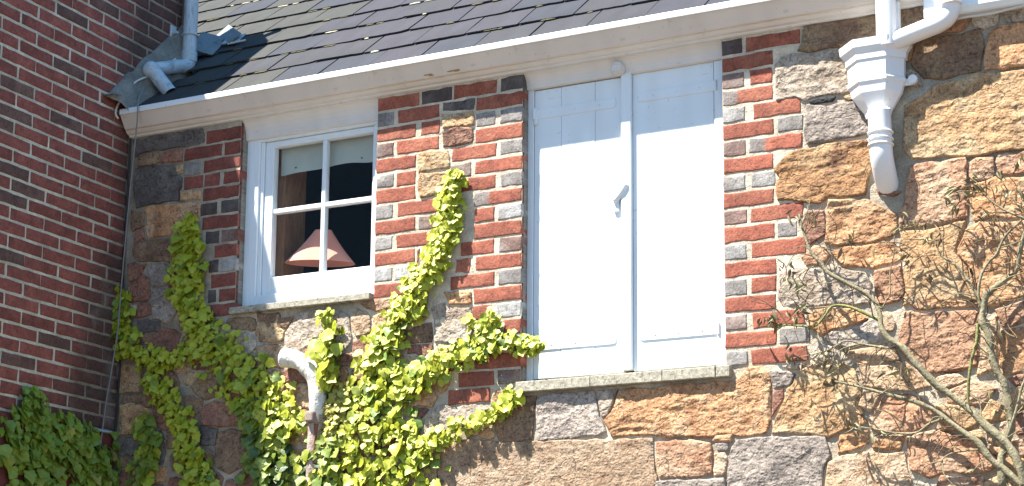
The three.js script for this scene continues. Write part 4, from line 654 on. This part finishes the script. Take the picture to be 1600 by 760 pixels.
ivyPlant('ivy thicket covering the foot of the dark red brick wall', [['neighbour', [M.leafFresh, D2], 1.15], ['neighbour2', [M.leafFresh, M.leafPale], 1.15]], { side: true });

// ------------------------------------------------------------------ bare climbing shrub on the right
{
  const t = thing('climbing_shrub', 'nearly bare climbing shrub with grey green stems against the orange stones', 'shrub');
  CLIMBER.forEach(([name, r0, r1, P], i) => {
    const pts = []; for (let k = 0; k < P.length; k += 2) pts.push(V(P[k] / 1000, P[k + 1] / 1000, 0.08 + 0.018 * noise(P[k] * 0.004, P[k + 1] * 0.004, i))); let L = 0; for (let k = 1; k < pts.length; k++) L += pts[k].distanceTo(pts[k - 1]);
    mesh(name, taperTube(pts, r0 / 1000, r1 / 1000, Math.max(10, Math.round(L / 0.018)), 8, 0.22), name === 'trunk' ? M.bark : i === 7 || i === 6 ? M.barkGreen : name === 'branch' ? M.bark : M.barkTan, t);
  });
  CLIMBER.forEach(([name, r0, r1, P], i) => {                              // short side shoots with buds
    const n = P.length / 2, m = name === 'trunk' ? 14 : name === 'branch' ? 8 : 3;
    for (let k = 0; k < m; k++) {
      const f = rr(0.1, 0.98) * (n - 1), a = Math.min(n - 2, Math.floor(f)), u = f - a, x = mix(P[2 * a], P[2 * a + 2], u) / 1000, y = mix(P[2 * a + 1], P[2 * a + 3], u) / 1000, an = Math.atan2(P[2 * a + 3] - P[2 * a + 1], P[2 * a + 2] - P[2 * a]) + (rnd() < 0.5 ? 1 : -1) * rr(0.5, 1.1), l = rr(0.03, 0.19);
      if (x > 4.95) continue;
      const pts = [V(x, y, 0.08), V(x + Math.cos(an) * l * 0.5, y + Math.sin(an) * l * 0.5 + 0.006, 0.085 + rr(-0.02, 0.03)), V(x + Math.cos(an + 0.3) * l, y + Math.sin(an + 0.3) * l, 0.085 + rr(-0.04, 0.04))];
      mesh('twig', taperTube(pts, 0.003, 0.0014, 8, 5, 0.2), rnd() < 0.4 ? M.barkTan : M.barkRed, t);
      if (rnd() < 0.12) BUDS.push(pts[2].x * 1000, pts[2].y * 1000, 1);
    }
  });
  const shapes = [0, 1, 2].map((k) => { const g = new THREE.PlaneGeometry(0.3, 1, 2, 5), p = g.attributes.position; for (let i = 0; i < p.count; i++) { const x = p.getX(i), y = p.getY(i) + 0.5, w = Math.sin(Math.PI * Math.pow(y, 0.8)) * 0.95 + 0.05; p.setXYZ(i, x * w, -y, Math.abs(x) * (0.9 + 0.3 * k) * w - (0.25 + 0.2 * k) * y * y); } g.computeVertexNormals(); return g; });
  for (let i = 0; i < BUDS.length; i += 3) for (let k = 0; k < BUDS[i + 2]; k++) {
    const l = mesh('leaf', shapes[k % 3], pick(M.leafBud), t); l.position.set(BUDS[i] / 1000 + rr(-0.035, 0.035), BUDS[i + 1] / 1000 + rr(-0.02, 0.028), 0.085 + rr(-0.025, 0.03)); l.rotation.order = 'YXZ'; l.rotation.set(rr(-0.9, 0.4), rr(-1.3, 1.3), rr(-1.35, 1.35)); l.scale.setScalar(rr(0.028, 0.058));
  }
}
renderer.render(scene, camera);
